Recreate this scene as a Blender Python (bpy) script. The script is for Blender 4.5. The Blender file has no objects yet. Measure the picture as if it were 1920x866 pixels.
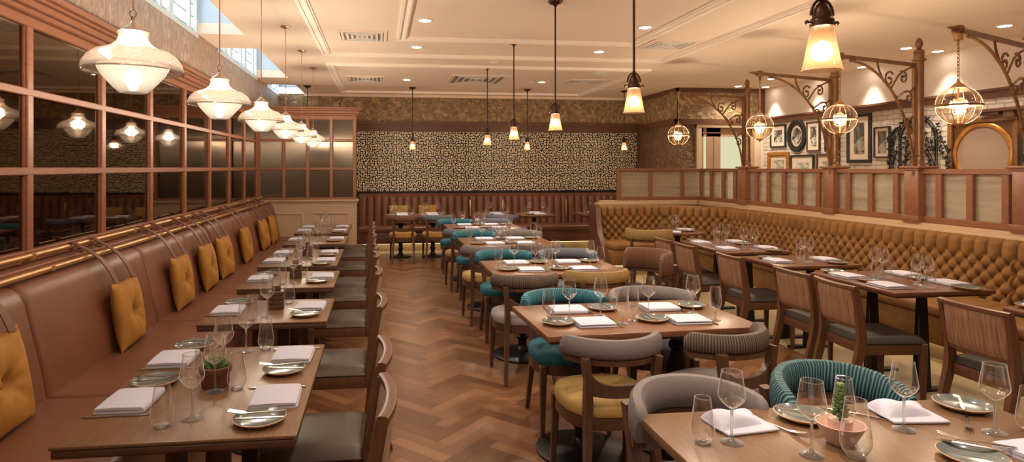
import bpy, bmesh, math, random
from mathutils import Vector, Matrix
random.seed(7)
PI = math.pi
SC = bpy.context.scene
COL = SC.collection

# ------------------------------------------------------------------ mesh helpers
class MB:
    """collects geometry and links it as ONE mesh object"""
    def __init__(self):
        self.bm = bmesh.new()
        self.uv = self.bm.loops.layers.uv.new('UVMap')
    def _v(self, pts):
        return [self.bm.verts.new(p) for p in pts]
    def face(self, vs, mi=0, uvs=None):
        try:
            f = self.bm.faces.new(vs)
        except ValueError:
            return None
        f.material_index = mi
        if uvs:
            for l, u in zip(f.loops, uvs):
                l[self.uv].uv = u
        return f
    def box(self, x0, x1, y0, y1, z0, z1, bev=0.0, mi=0, seg=2, M=None):
        ps = [(x0,y0,z0),(x1,y0,z0),(x1,y1,z0),(x0,y1,z0),(x0,y0,z1),(x1,y0,z1),(x1,y1,z1),(x0,y1,z1)]
        if M is not None:
            ps = [M @ Vector(p) for p in ps]
        v = self._v(ps)
        fs = [self.face([v[i] for i in q], mi) for q in
              ((3,2,1,0),(4,5,6,7),(0,1,5,4),(1,2,6,5),(2,3,7,6),(3,0,4,7))]
        if bev > 0:
            es = {e for f in fs for e in f.edges}
            r = bmesh.ops.bevel(self.bm, geom=list(es), offset=bev, segments=seg, affect='EDGES', profile=0.5)
            for f in r['faces']:
                f.material_index = mi
        return self
    def tbox(self, p0, p1, w0, d0, w1, d1, mi=0, bev=0.0):
        """tapered square bar from p0 to p1 (w along x, d along y)"""
        a, b = Vector(p0), Vector(p1)
        v = self._v([a+Vector((sx*w0/2, sy*d0/2, 0)) for sx, sy in ((-1,-1),(1,-1),(1,1),(-1,1))] +
                    [b+Vector((sx*w1/2, sy*d1/2, 0)) for sx, sy in ((-1,-1),(1,-1),(1,1),(-1,1))])
        fs = [self.face([v[i] for i in q], mi) for q in
              ((3,2,1,0),(4,5,6,7),(0,1,5,4),(1,2,6,5),(2,3,7,6),(3,0,4,7))]
        if bev > 0:
            es = {e for f in fs for e in f.edges}
            bmesh.ops.bevel(self.bm, geom=list(es), offset=bev, segments=1, affect='EDGES', profile=0.5)
        return self
    def lathe(self, prof, c=(0,0,0), seg=24, mi=0, close=False):
        c = Vector(c); rings = []
        for r, z in prof:
            if r < 1e-5:
                rings.append([self.bm.verts.new(c+Vector((0,0,z)))])
            else:
                rings.append(self._v([c+Vector((r*math.cos(2*PI*i/seg), r*math.sin(2*PI*i/seg), z)) for i in range(seg)]))
        pairs = list(zip(rings, rings[1:]))
        if close: pairs.append((rings[-1], rings[0]))
        for A, B in pairs:
            for i in range(seg):
                j = (i+1) % seg
                if len(A) == 1 and len(B) == 1: continue
                if len(A) == 1: self.face([A[0], B[i], B[j]], mi)
                elif len(B) == 1: self.face([A[i], A[j], B[0]], mi)
                else: self.face([A[i], A[j], B[j], B[i]], mi)
        return self
    def sweep(self, path, section, closed=False, mi=0, up=(0,0,1), caps=True, scale=None):
        """section: list of (a,b); a along side vector, b along the up-ish vector"""
        P = [Vector(p) for p in path]; n = len(P); rings = []; up = Vector(up)
        L = 0.0; Ls = []
        per = [0.0]
        for (a0,b0),(a1,b1) in zip(section, section[1:]+section[:1]):
            per.append(per[-1]+math.hypot(a1-a0, b1-b0))
        for i, p in enumerate(P):
            if closed:
                t = P[(i+1) % n]-P[i-1]
            else:
                t = P[min(i+1,n-1)]-P[max(i-1,0)]
            t.normalize()
            s = t.cross(up)
            if s.length < 1e-4: s = t.cross(Vector((0,1,0)))
            s.normalize(); w = s.cross(t).normalized()
            k = scale[i] if scale else 1.0
            rings.append(self._v([p+s*a*k+w*b*k for a, b in section]))
            if i: L += (P[i]-P[i-1]).length
            Ls.append(L)
        m = len(section)
        rng = range(n) if closed else range(n-1)
        for i in rng:
            A, B = rings[i], rings[(i+1) % n]
            for j in range(m):
                k = (j+1) % m
                self.face([A[j], A[k], B[k], B[j]], mi,
                          [(Ls[i], per[j]), (Ls[i], per[j+1]), (Ls[(i+1)%n], per[j+1]), (Ls[(i+1)%n], per[j])])
        if caps and not closed:
            self.face(rings[0][::-1], mi); self.face(rings[-1], mi)
        return self
    def tube(self, path, r, seg=8, closed=False, mi=0, scale=None):
        return self.sweep(path, [(r*math.cos(2*PI*i/seg), r*math.sin(2*PI*i/seg)) for i in range(seg)], closed, mi, scale=scale)
    def prism(self, pts, z0, z1, mi=0, bev=0.0, seg=2):
        a = self._v([(x,y,z0) for x,y in pts]); b = self._v([(x,y,z1) for x,y in pts]); n = len(pts)
        fs = [self.face(a[::-1], mi), self.face(b, mi)]
        for i in range(n):
            j = (i+1) % n
            fs.append(self.face([a[i], a[j], b[j], b[i]], mi))
        if bev > 0:
            es = {e for f in fs[:2] for e in f.edges}
            bmesh.ops.bevel(self.bm, geom=list(es), offset=bev, segments=seg, affect='EDGES', profile=0.5)
        return self
    def grid(self, fn, nu, nv, mi=0):
        """fn(u,v)->point, u,v in 0..1"""
        V = [[self.bm.verts.new(fn(i/nu, j/nv)) for j in range(nv+1)] for i in range(nu+1)]
        for i in range(nu):
            for j in range(nv):
                self.face([V[i][j], V[i+1][j], V[i+1][j+1], V[i][j+1]], mi,
                          [(i/nu,j/nv),((i+1)/nu,j/nv),((i+1)/nu,(j+1)/nv),(i/nu,(j+1)/nv)])
        return V
    def ball(self, c, r, seg=12, sz=1.0, mi=0):
        n = max(4, seg//2)
        return self.lathe([(r*math.sin(PI*i/n), -r*sz*math.cos(PI*i/n)) for i in range(n+1)], c, seg, mi)
    def build(self, name, mats, parent=None, smooth=35, loc=None, fix=True):
        if fix: bmesh.ops.recalc_face_normals(self.bm, faces=self.bm.faces)
        me = bpy.data.meshes.new(name)
        self.bm.to_mesh(me); self.bm.free()
        for m in (mats if isinstance(mats, (list, tuple)) else [mats]):
            me.materials.append(m)
        if smooth:
            me.polygons.foreach_set('use_smooth', [True]*len(me.polygons))
            me.set_sharp_from_angle(angle=math.radians(smooth))
        o = bpy.data.objects.new(name, me); COL.objects.link(o)
        if parent: o.parent = parent
        if loc: o.location = loc
        return o

def tag(o, label, cat, group=None, kind=None):
    o['label'] = label; o['category'] = cat
    if group: o['group'] = group
    if kind: o['kind'] = kind
    return o
def empty(name, loc=(0,0,0), rz=0.0):
    o = bpy.data.objects.new(name, None); COL.objects.link(o)
    o.empty_display_size = 0.1; o.location = loc; o.rotation_euler = (0,0,rz)
    return o
def struct(o):
    o['kind'] = 'structure'; return o
def dup(root, loc=None, rz=None, label=None, group=None):
    r = root.copy(); COL.objects.link(r)
    def kids(src, dst):
        for ch in list(src.children):
            c = ch.copy(); COL.objects.link(c); c.parent = dst
            kids(ch, c)
    kids(root, r)
    if loc is not None: r.location = loc
    if rz is not None: r.rotation_euler = (0,0,rz)
    if label: r['label'] = label
    if group: r['group'] = group
    return r
_first = {}
def inst(key, maker, loc, rz, label, cat, group=None):
    """first call builds the thing, later calls copy it"""
    if key not in _first:
        o = maker(); _first[key] = o
        o.location = loc; o.rotation_euler = (0,0,rz)
        tag(o, label, cat, group)
        return o
    o = dup(_first[key], loc, rz, label)
    if group: o['group'] = group
    elif 'group' in o: del o['group']
    return o

# ------------------------------------------------------------------ materials
def lin(c):
    return tuple(((v/255)/12.92 if v/255 <= 0.04045 else ((v/255+0.055)/1.055)**2.4) for v in c)
class NT:
    def __init__(self, name):
        self.m = bpy.data.materials.new(name); self.m.use_nodes = True
        self.t = self.m.node_tree; self.n = self.t.nodes; self.l = self.t.links
        self.n.clear()
        self.out = self.n.new('ShaderNodeOutputMaterial')
    def add(self, typ, **kw):
        nd = self.n.new('ShaderNode'+typ)
        for k, v in kw.items():
            if k.startswith('i_'):
                nd.inputs[k[2:].replace('_',' ')].default_value = v
            else: setattr(nd, k, v)
        return nd
    def link(self, a, ao, b, bi):
        self.l.new(a.outputs[ao], b.inputs[bi])
    def pbr(self, color=None, rough=0.5, metal=0.0, **kw):
        p = self.add('BsdfPrincipled')
        if color: p.inputs['Base Color'].default_value = (*lin(color), 1)
        p.inputs['Roughness'].default_value = rough; p.inputs['Metallic'].default_value = metal
        for k, v in kw.items(): p.inputs[k].default_value = v
        self.link(p, 0, self.out, 0)
        return p
    def coords(self, scale=(1,1,1), kind='Object', rot=(0,0,0)):
        tc = self.add('TexCoord'); mp = self.add('Mapping')
        mp.inputs['Scale'].default_value = scale; mp.inputs['Rotation'].default_value = rot
        self.link(tc, kind, mp, 0); return mp
    def ramp(self, stops):
        r = self.add('ValToRGB'); el = r.color_ramp.elements
        while len(el) > 1: el.remove(el[0])
        el[0].position = stops[0][0]; el[0].color = (*lin(stops[0][1]), 1)
        for p, c in stops[1:]:
            e = el.new(p); e.color = (*lin(c), 1)
        return r
    def bump(self, src, out, p, strength=0.3, dist=0.01):
        b = self.add('Bump'); b.inputs['Strength'].default_value = strength; b.inputs['Distance'].default_value = dist
        self.link(src, out, b, 'Height'); self.link(b, 0, p, 'Normal'); return b

def m_plain(name, color, rough=0.5, metal=0.0, noise=0.0, nscale=20, bump=0.0, **kw):
    t = NT(name); p = t.pbr(color, rough, metal, **kw)
    if noise or bump:
        mp = t.coords(); nz = t.add('TexNoise', i_Scale=nscale, i_Detail=5.0); t.link(mp, 0, nz, 'Vector')
        if noise:
            a = tuple(max(0, c*(1-noise)) for c in color); b = tuple(min(255, c*(1+noise)) for c in color)
            r = t.ramp([(0.3, a), (0.7, b)]); t.link(nz, 0, r, 0); t.link(r, 0, p, 'Base Color')
        if bump: t.bump(nz, 0, p, bump, 0.004)
    return t.m
def m_wood(name, c1, c2, scale=(1,12,12), rough=0.4, base=6.0):
    t = NT(name); p = t.pbr(c1, rough)
    mp = t.coords(scale); nz = t.add('TexNoise', i_Scale=base, i_Detail=8.0, i_Roughness=0.65, i_Distortion=0.6)
    t.link(mp, 0, nz, 'Vector'); r = t.ramp([(0.3, c1), (0.52, tuple((a+b)/2 for a,b in zip(c1,c2))), (0.72, c2)])
    t.link(nz, 0, r, 0); t.link(r, 0, p, 'Base Color'); t.bump(nz, 0, p, 0.06, 0.002)
    return t.m
def m_emit(name, color, strength, lin_in=False):
    t = NT(name); e = t.add('Emission'); e.inputs[0].default_value = (*(color if lin_in else lin(color)), 1)
    e.inputs[1].default_value = strength; t.link(e, 0, t.out, 0); return t.m
def m_weave(name, c1, c2, sc=(220,30,220), rough=0.85):
    t = NT(name); p = t.pbr(c1, rough); mp = t.coords(sc)
    nz = t.add('TexNoise', i_Scale=1.0, i_Detail=3.0); t.link(mp, 0, nz, 'Vector')
    r = t.ramp([(0.35, c1), (0.65, c2)]); t.link(nz, 0, r, 0); t.link(r, 0, p, 'Base Color'); t.bump(nz, 0, p, 0.15, 0.002)
    return t.m
def m_pleat(name, c1, c2, freq=70, rough=0.6, wob=2.0):
    """gathered cloth: pleats run across the sweep"""
    t = NT(name); p = t.pbr(c1, rough)
    mp = t.coords((1,0.25,1), 'UV'); w = t.add('TexWave', i_Scale=freq, i_Distortion=wob, i_Detail=2.0, i_Detail_Scale=0.6)
    w.wave_type = 'BANDS'; w.bands_direction = 'X'; t.link(mp, 0, w, 'Vector')
    r = t.ramp([(0.1, c1), (0.55, tuple((a+b)/2 for a,b in zip(c1,c2))), (0.95, c2)])
    t.link(w, 1, r, 0); t.link(r, 0, p, 'Base Color'); t.bump(w, 1, p, 0.8, 0.006)
    return t.m
def m_velvet(name, c, c2):
    t = NT(name); p = t.pbr(c, 0.75)
    p.inputs['Sheen Weight'].default_value = 0.5; p.inputs['Sheen Roughness'].default_value = 0.4
    p.inputs['Sheen Tint'].default_value = (*lin(c2), 1)
    mp = t.coords(); nz = t.add('TexNoise', i_Scale=7.0, i_Detail=4.0); t.link(mp, 0, nz, 'Vector')
    r = t.ramp([(0.3, c), (0.75, c2)]); t.link(nz, 0, r, 0); t.link(r, 0, p, 'Base Color')
    n2 = t.add('TexNoise', i_Scale=180.0); t.link(mp, 0, n2, 'Vector'); t.bump(n2, 0, p, 0.12, 0.003)
    return t.m
def m_thin_glass(name, tint=(1,1,1), base=0.03, edge=0.75, rough=0.02, power=1.8, tcol=0.975, rim0=.66, rimw=1.0):
    t = NT(name)
    tr = t.add('BsdfTransparent'); tr.inputs[0].default_value = (tint[0]*tcol, tint[1]*tcol, tint[2]*tcol, 1)
    gl = t.add('BsdfGlossy'); gl.inputs['Color'].default_value = (1,1,1,1); gl.inputs['Roughness'].default_value = rough
    lw = t.add('LayerWeight', i_Blend=0.5)
    pw = t.add('Math', operation='POWER'); pw.inputs[1].default_value = power; t.link(lw, 'Facing', pw, 0)
    ml = t.add('Math', operation='MULTIPLY_ADD'); ml.inputs[1].default_value = edge; ml.inputs[2].default_value = base
    t.link(pw, 0, ml, 0)
    mx = t.add('MixShader'); t.link(ml, 0, mx, 0); t.link(tr, 0, mx, 1); t.link(gl, 0, mx, 2)
    # white diffuse at grazing angles stands in for bright edge highlights
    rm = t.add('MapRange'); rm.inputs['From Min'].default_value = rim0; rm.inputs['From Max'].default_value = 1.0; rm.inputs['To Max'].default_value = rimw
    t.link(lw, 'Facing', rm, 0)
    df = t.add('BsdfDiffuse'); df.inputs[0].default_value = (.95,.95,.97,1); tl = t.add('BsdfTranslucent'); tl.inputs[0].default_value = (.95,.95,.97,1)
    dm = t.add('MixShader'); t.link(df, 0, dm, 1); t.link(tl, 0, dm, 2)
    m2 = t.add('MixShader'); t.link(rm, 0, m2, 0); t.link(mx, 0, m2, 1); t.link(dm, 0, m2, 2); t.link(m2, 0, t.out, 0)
    return t.m
def m_lit_shade(name, color, emit, transp=0.3, estr=1.0, gloss=0.1, alb=0.2):
    """lamp glass: partly clear, partly glowing because the lamp inside is on"""
    t = NT(name)
    tr = t.add('BsdfTransparent'); tr.inputs[0].default_value = (1, .93, .84, 1)
    tl = t.add('BsdfTranslucent'); tl.inputs[0].default_value = (*[v*alb for v in lin(color)], 1)
    em = t.add('Emission'); em.inputs[0].default_value = (*lin(emit), 1); em.inputs[1].default_value = estr
    ad = t.add('AddShader'); t.link(tl, 0, ad, 0); t.link(em, 0, ad, 1)
    mx = t.add('MixShader'); mx.inputs[0].default_value = transp; t.link(ad, 0, mx, 1); t.link(tr, 0, mx, 2)
    gl = t.add('BsdfGlossy'); gl.inputs['Roughness'].default_value = 0.08
    lw = t.add('LayerWeight', i_Blend=0.35)
    ml = t.add('Math', operation='MULTIPLY_ADD'); ml.inputs[1].default_value = 0.6; ml.inputs[2].default_value = gloss*0.4
    t.link(lw, 'Facing', ml, 0)
    m2 = t.add('MixShader'); t.link(ml, 0, m2, 0); t.link(mx, 0, m2, 1); t.link(gl, 0, m2, 2); t.link(m2, 0, t.out, 0)
    return t.m

W_GRID = m_wood('wood_grid_frame', (128,80,54), (156,102,72), (3,3,14), 0.42)
W_CHAIR = m_wood('wood_chair', (84,54,37), (114,77,53), (14,14,2), 0.38)
W_DARK = m_wood('wood_dark', (70,47,35), (98,67,49), (12,12,2), 0.38)
W_TABLE = m_wood('wood_table', (100,72,50), (130,97,69), (14,2,14), 0.32)
W_TABLE_R = m_wood('wood_table_red', (100,66,44), (130,90,60), (2,14,14), 0.3)
W_TABLE_D = m_wood('wood_table_dark', (84,50,34), (118,74,52), (12,2,12), 0.3)
W_EDGE = m_wood('wood_table_edge', (70,44,34), (96,64,50), (2,2,12), 0.45)
W_SCREEN = m_wood('wood_screen', (116,74,50), (146,96,66), (4,4,14), 0.4)
W_TRIM = m_wood('wood_picture_rail', (84,52,36), (112,72,50), (10,2,10), 0.4)
BRASS = m_plain('aged_brass', (200,156,106), 0.3, 0.7, 0.06, 9)
BRONZE = m_plain('dark_bronze', (74,54,42), 0.35, 0.9, 0.15, 20)
BRONZE_L = m_plain('bronze_bracket', (128,92,60), 0.34, 0.45, 0.12, 14)
STEEL = m_plain('polished_steel', (200,196,190), 0.16, 1.0)
CHROME = m_plain('nickel', (205,190,175), 0.2, 1.0)
BLACK = m_plain('black_iron', (26,25,27), 0.38, 0.5, 0.1, 30)
LEATHER_B = m_plain('brown_leather', (116,72,50), 0.42, 0, 0.05, 3, 0.08)
LEATHER_D = m_plain('chestnut_leather', (94,56,38), 0.36, 0, 0.1, 4, 0.06)
LEATHER_K = m_plain('dark_seat_leather', (76,60,47), 0.38, 0, 0.06, 5, 0.05)
LEATHER_X = m_plain('black_seat_leather', (46,36,30), 0.5, 0, 0.06, 5, 0.05, **{'Specular IOR Level': .25})
VELVET = m_velvet('mustard_velvet', (142,92,28), (178,130,54))
VELVET_B = m_velvet('ochre_banquette_velvet', (112,76,34), (138,97,48))
FAB_BEIGE = m_weave('beige_chair_cloth', (142,114,94), (164,136,113), (300,300,300))
FAB_WOVEN = m_weave('woven_cane_cloth', (122,86,62), (162,122,94), (150,6,5))
FAB_GREY = m_plain('grey_wool', (110,100,100), 0.7, 0, 0.02, 60, 0.03)
FAB_LILAC = m_plain('lilac_grey_cloth', (148,136,138), 0.75, 0, 0.02, 60, 0.03)
FAB_SLATE = m_plain('slate_blue_cloth', (92,97,110), 0.7, 0, 0.03, 50, 0.04)
FAB_TEAL = m_plain('teal_seat_cloth', (12,88,100), 0.7, 0, 0.08, 30, 0.1)
FAB_YELL = m_plain('yellow_seat_cloth', (168,136,76), 0.75, 0, 0.05, 30, 0.1)
FAB_OLIVE = m_plain('olive_seat_cloth', (140,112,64), 0.75, 0, 0.06, 30, 0.1)
FAB_GOLD = m_plain('gold_seat_cloth', (168,116,44), 0.75, 0, 0.06, 30, 0.1)
PL_TEAL = m_pleat('teal_pleats', (10,62,80), (70,146,162), 26, wob=4.0)
PL_TEALSEA = m_pleat('sea_stripe_pleats', (8,42,54), (80,124,126), 24, wob=9.0)
PL_DARK = m_pleat('brown_pleats', (62,50,44), (118,100,88), 26, wob=5.0)
PL_BROWN = m_pleat('chestnut_pleats', (92,58,40), (138,94,68), 26)
CREAM = m_plain('cream_paint', (186,160,130), 0.5)
WHITE_PAINT = m_plain('white_paint', (226,220,212), 0.6)
PORCELAIN_RIM = m_plain('tan_plate_rim', (196,158,124), 0.25)
PLATE = m_plain('grey_glaze', (104,108,106), 0.14, 0, 0.12, 25)
NAPKIN = m_plain('white_linen', (190,188,204), 0.85, 0, 0.02, 80, 0.1)
PINK_CLAY = m_plain('pink_clay', (206,172,158), 0.45)
TERRACOTTA = m_plain('terracotta', (112,70,54), 0.6, 0, 0.1, 20)
LEAF = m_plain('succulent_leaf', (92,118,70), 0.5, 0, 0.25, 30)
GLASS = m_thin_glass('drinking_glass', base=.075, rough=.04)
def m_solid_glass(name):
    t = NT(name)
    g = t.add('BsdfGlass'); g.inputs['Roughness'].default_value = .0; g.inputs['IOR'].default_value = 1.45; g.inputs['Color'].default_value = (1,1,1,1)
    tr = t.add('BsdfTransparent'); tr.inputs[0].default_value = (.97,.97,.97,1)
    gl = t.add('BsdfGlossy'); gl.inputs['Roughness'].default_value = .05
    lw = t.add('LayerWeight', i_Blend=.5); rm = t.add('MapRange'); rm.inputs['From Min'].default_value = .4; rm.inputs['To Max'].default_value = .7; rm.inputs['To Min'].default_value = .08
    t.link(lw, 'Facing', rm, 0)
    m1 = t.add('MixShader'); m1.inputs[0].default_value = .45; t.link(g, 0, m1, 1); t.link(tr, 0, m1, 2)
    df = t.add('BsdfDiffuse'); df.inputs[0].default_value = (.95,.95,.97,1); m0 = t.add('MixShader'); m0.inputs[0].default_value = .3; t.link(gl, 0, m0, 1); t.link(df, 0, m0, 2)  # white diffuse towards the silhouette paints in edge highlights
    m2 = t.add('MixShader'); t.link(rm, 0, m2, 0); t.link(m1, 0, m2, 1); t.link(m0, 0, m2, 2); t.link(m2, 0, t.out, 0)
    return t.m
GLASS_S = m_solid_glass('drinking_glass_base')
EXPO = 1.0
# ------------------------------------------------------------------ special surfaces
def mat_herringbone():
    t = NT('herringbone_oak'); p = t.pbr((150,98,62), 0.34)
    at = t.add('Attribute', attribute_name='plank'); at.attribute_type = 'GEOMETRY'
    tc = t.add('TexCoord'); mp = t.add('Mapping'); mp.inputs['Scale'].default_value = (3, 26, 1)
    t.link(tc, 'UV', mp, 0)
    nz = t.add('TexNoise', i_Scale=1.6, i_Detail=8.0, i_Roughness=0.65); t.link(mp, 0, nz, 'Vector')
    r1 = t.ramp([(0.0,(98,62,38)), (0.35,(114,75,47)), (0.7,(126,86,55)), (1.0,(142,100,67))])
    mix = t.add('Math', operation='MULTIPLY_ADD'); mix.inputs[1].default_value = 0.34
    sub = t.add('Math', operation='SUBTRACT'); sub.inputs[1].default_value = 0.17
    t.link(nz, 0, mix, 0); t.link(at, 'Fac', sub, 0); t.link(sub, 0, mix, 2); t.link(mix, 0, r1, 0)
    # seam from the plank's own uv (metres): u in 0..L, v in 0..W stored as second attribute free form
    sep = t.add('SeparateXYZ'); at2 = t.add('Attribute', attribute_name='edge'); at2.attribute_type = 'GEOMETRY'
    t.link(at2, 'Vector', sep, 0)
    def seam(ch, size, wdt):
        a = t.add('Math', operation='SUBTRACT'); a.inputs[0].default_value = 1.0; t.link(sep, ch, a, 1)
        mn = t.add('Math', operation='MINIMUM'); t.link(sep, ch, mn, 0); t.link(a, 0, mn, 1)
        lt = t.add('Math', operation='LESS_THAN'); lt.inputs[1].default_value = wdt/size; t.link(mn, 0, lt, 0); return lt
    s1, s2 = seam('X', 0.40, 0.0013), seam('Y', 0.09, 0.0013)
    mx = t.add('Math', operation='MAXIMUM'); t.link(s1, 0, mx, 0); t.link(s2, 0, mx, 1)
    cm = t.add('MixRGB'); cm.inputs[2].default_value = (*lin((62,36,22)), 1)
    t.link(mx, 0, cm, 0); t.link(r1, 0, cm, 1); t.link(cm, 0, p, 'Base Color')
    t.bump(nz, 0, p, 0.05, 0.002)
    return t.m
def mat_dots():
    """black panel with a close skin of cream pebbles"""
    t = NT('pebble_dot_panel'); p = t.pbr((20,16,13), 0.36)
    tc = t.add('TexCoord'); sx = t.add('SeparateXYZ'); cx = t.add('CombineXYZ')
    t.link(tc, 'Object', sx, 0); t.link(sx, 'X', cx, 'X'); t.link(sx, 'Z', cx, 'Y')
    vo = t.add('TexVoronoi', i_Scale=29.0, i_Randomness=0.6); vo.feature = 'F1'; vo.voronoi_dimensions = '2D'
    t.link(cx, 0, vo, 'Vector')
    r = t.ramp([(0.0,(250,238,212)), (0.30,(242,224,190)), (0.37,(22,18,15)), (1.0,(14,12,10))])
    t.link(vo, 'Distance', r, 0); t.link(r, 0, p, 'Base Color')
    inv = t.add('Math', operation='SUBTRACT'); inv.inputs[0].default_value = 1.0; t.link(vo, 'Distance', inv, 1)
    t.bump(inv, 0, p, 0.5, 0.01)
    return t.m
def mat_relief(name, c1, c2, scale=5.5, rough=0.5, stretch=(1,1,1), strength=0.8, metal=0.0):
    """embossed scrolling wallpaper"""
    t = NT(name); p = t.pbr(c1, rough, metal)
    mp = t.coords(stretch); nz = t.add('TexNoise', i_Scale=scale, i_Detail=2.0, i_Distortion=2.2); t.link(mp, 0, nz, 'Vector')
    m = t.add('Math', operation='MULTIPLY'); m.inputs[1].default_value = 9.0; t.link(nz, 0, m, 0)
    s = t.add('Math', operation='SINE'); t.link(m, 0, s, 0)
    a = t.add('Math', operation='MULTIPLY_ADD'); a.inputs[1].default_value = 0.5; a.inputs[2].default_value = 0.5; t.link(s, 0, a, 0)
    vo = t.add('TexVoronoi', i_Scale=scale*2.3, i_Randomness=0.8); vo.feature = 'SMOOTH_F1'; t.link(mp, 0, vo, 'Vector')
    b = t.add('Math', operation='MULTIPLY_ADD'); b.inputs[1].default_value = 0.7; t.link(vo, 0, b, 0); t.link(a, 0, b, 2)
    r = t.ramp([(0.25, c1), (0.85, c2)]); t.link(b, 0, r, 0); t.link(r, 0, p, 'Base Color')
    t.bump(b, 0, p, strength, 0.02)
    return t.m
def mat_brick():
    t = NT('white_painted_brick'); p = t.pbr((206,190,172), 0.7)
    mp = t.coords((1,1,1), 'Object', (PI/2, 0, PI/2))
    br = t.add('TexBrick', i_Scale=1.0, i_Mortar_Size=0.008, i_Brick_Width=0.21, i_Row_Height=0.072, i_Mortar_Smooth=0.3)
    tc = mp
    sx = t.add('SeparateXYZ'); cx = t.add('CombineXYZ'); t2 = t.add('TexCoord'); t.link(t2, 'Object', sx, 0)
    nzw = t.add('TexNoise', i_Scale=5.0, i_Detail=3.0); t.link(t2, 'Object', nzw, 'Vector')
    wob = t.add('Math', operation='MULTIPLY_ADD'); wob.inputs[1].default_value = 0.05; t.link(nzw, 0, wob, 0); t.link(sx, 'Z', wob, 2)
    t.link(sx, 'Y', cx, 'X'); t.link(wob, 0, cx, 'Y'); t.link(cx, 0, br, 'Vector')
    br.inputs['Color1'].default_value = (*lin((214,200,184)), 1); br.inputs['Color2'].default_value = (*lin((196,180,162)), 1)
    br.inputs['Mortar'].default_value = (*lin((164,146,128)), 1)
    t.link(br, 0, p, 'Base Color')
    nz = t.add('TexNoise', i_Scale=16.0, i_Detail=6.0); t.link(t2, 'Object', nz, 'Vector')
    ad = t.add('Math', operation='MULTIPLY_ADD'); ad.inputs[1].default_value = -0.6; t.link(br, 'Fac', ad, 0); t.link(nz, 0, ad, 2)
    t.bump(ad, 0, p, 0.7, 0.012)
    return t.m
def mat_dark_glass():
    t = NT('smoked_mirror_glass'); p = t.pbr((98,80,62), 0.03, 1.0)
    return t.m
def mat_reeded():
    """reeded bronze glass: fine upright flutes smear reflections sideways"""
    t = NT('reeded_bronze_glass'); p = t.pbr((112,102,90), 0.27, 0.95)
    tg = t.add('Tangent'); tg.direction_type = 'RADIAL'; tg.axis = 'Z'; t.link(tg, 0, p, 'Tangent')
    p.inputs['Anisotropic'].default_value = .9; p.inputs['Anisotropic Rotation'].default_value = 0.0
    return t.m
def mat_screen_glass():
    t = NT('screen_glass_painted_streaks')
    tr = t.add('BsdfTransparent'); tr.inputs[0].default_value = (.86,.82,.74,1)
    gl = t.add('BsdfGlossy'); gl.inputs['Color'].default_value = (.8,.74,.66,1); gl.inputs['Roughness'].default_value = 0.22
    mp = t.coords((.6,.6,9)); nz = t.add('TexNoise', i_Scale=1.6, i_Detail=2.0); t.link(mp, 0, nz, 'Vector')
    b = t.add('Bump'); b.inputs['Strength'].default_value = .2; b.inputs['Distance'].default_value = .02
    t.link(nz, 0, b, 'Height'); t.link(b, 0, gl, 'Normal')
    tl = t.add('BsdfTranslucent'); tl.inputs[0].default_value = (.85,.8,.7,1)
    df = t.add('BsdfDiffuse'); df.inputs[0].default_value = (.6,.54,.44,1)
    rp = t.add('MapRange'); rp.inputs['From Min'].default_value = .35; rp.inputs['From Max'].default_value = .65; rp.inputs['To Min'].default_value = .48; rp.inputs['To Max'].default_value = .66; t.link(nz, 0, rp, 0)  # horizontal streaks in the mix stand in for reflected light bands
    m1 = t.add('MixShader'); m1.inputs[0].default_value = .5; t.link(tl, 0, m1, 1); t.link(df, 0, m1, 2)
    m2 = t.add('MixShader'); t.link(rp, 0, m2, 0); t.link(m1, 0, m2, 1); t.link(tr, 0, m2, 2)
    m3 = t.add('MixShader'); m3.inputs[0].default_value = .16; t.link(m2, 0, m3, 1); t.link(gl, 0, m3, 2)
    t.link(m3, 0, t.out, 0)
    return t.m
def mat_photo(name, dark, light, scale, paper=False):
    t = NT(name); p = t.pbr(light, 0.4)
    mp = t.coords(); nz = t.add('TexNoise', i_Scale=scale, i_Detail=3.0, i_Distortion=1.0); t.link(mp, 0, nz, 'Vector')
    r = t.ramp([(0.4, dark), (0.5, tuple((a+b)/2 for a,b in zip(dark,light))), (0.6, light)])
    t.link(nz, 0, r, 0); t.link(r, 0, p, 'Base Color'); return t.m
M_FLOOR = mat_herringbone(); M_DOTS = mat_dots(); M_BRICK = mat_brick()
M_FRIEZE = mat_relief('bronze_relief_paper', (126,102,72), (188,158,118), 4.5)
M_DAMASK = mat_relief('dark_relief_paper', (92,68,48), (140,108,78), 7.0)
M_LEFTPAPER = mat_relief('taupe_relief_paper', (146,122,104), (180,156,136), 7.0, 0.6, (1,1.6,0.7), 0.5)
M_SMOKED = mat_dark_glass(); M_REED = mat_reeded(); M_SCREEN = mat_screen_glass()
M_CEIL = m_plain('ceiling_paint', (240,220,200), 0.75)
M_PLASTER = m_plain('warm_white_plaster', (222,208,194), 0.7)
M_STONE = m_plain('pale_stone', (172,152,116), 0.4, 0, 0.1, 2.5)
M_SHAFT = m_plain('shaft_white', (188,202,212), 0.7)

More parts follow.
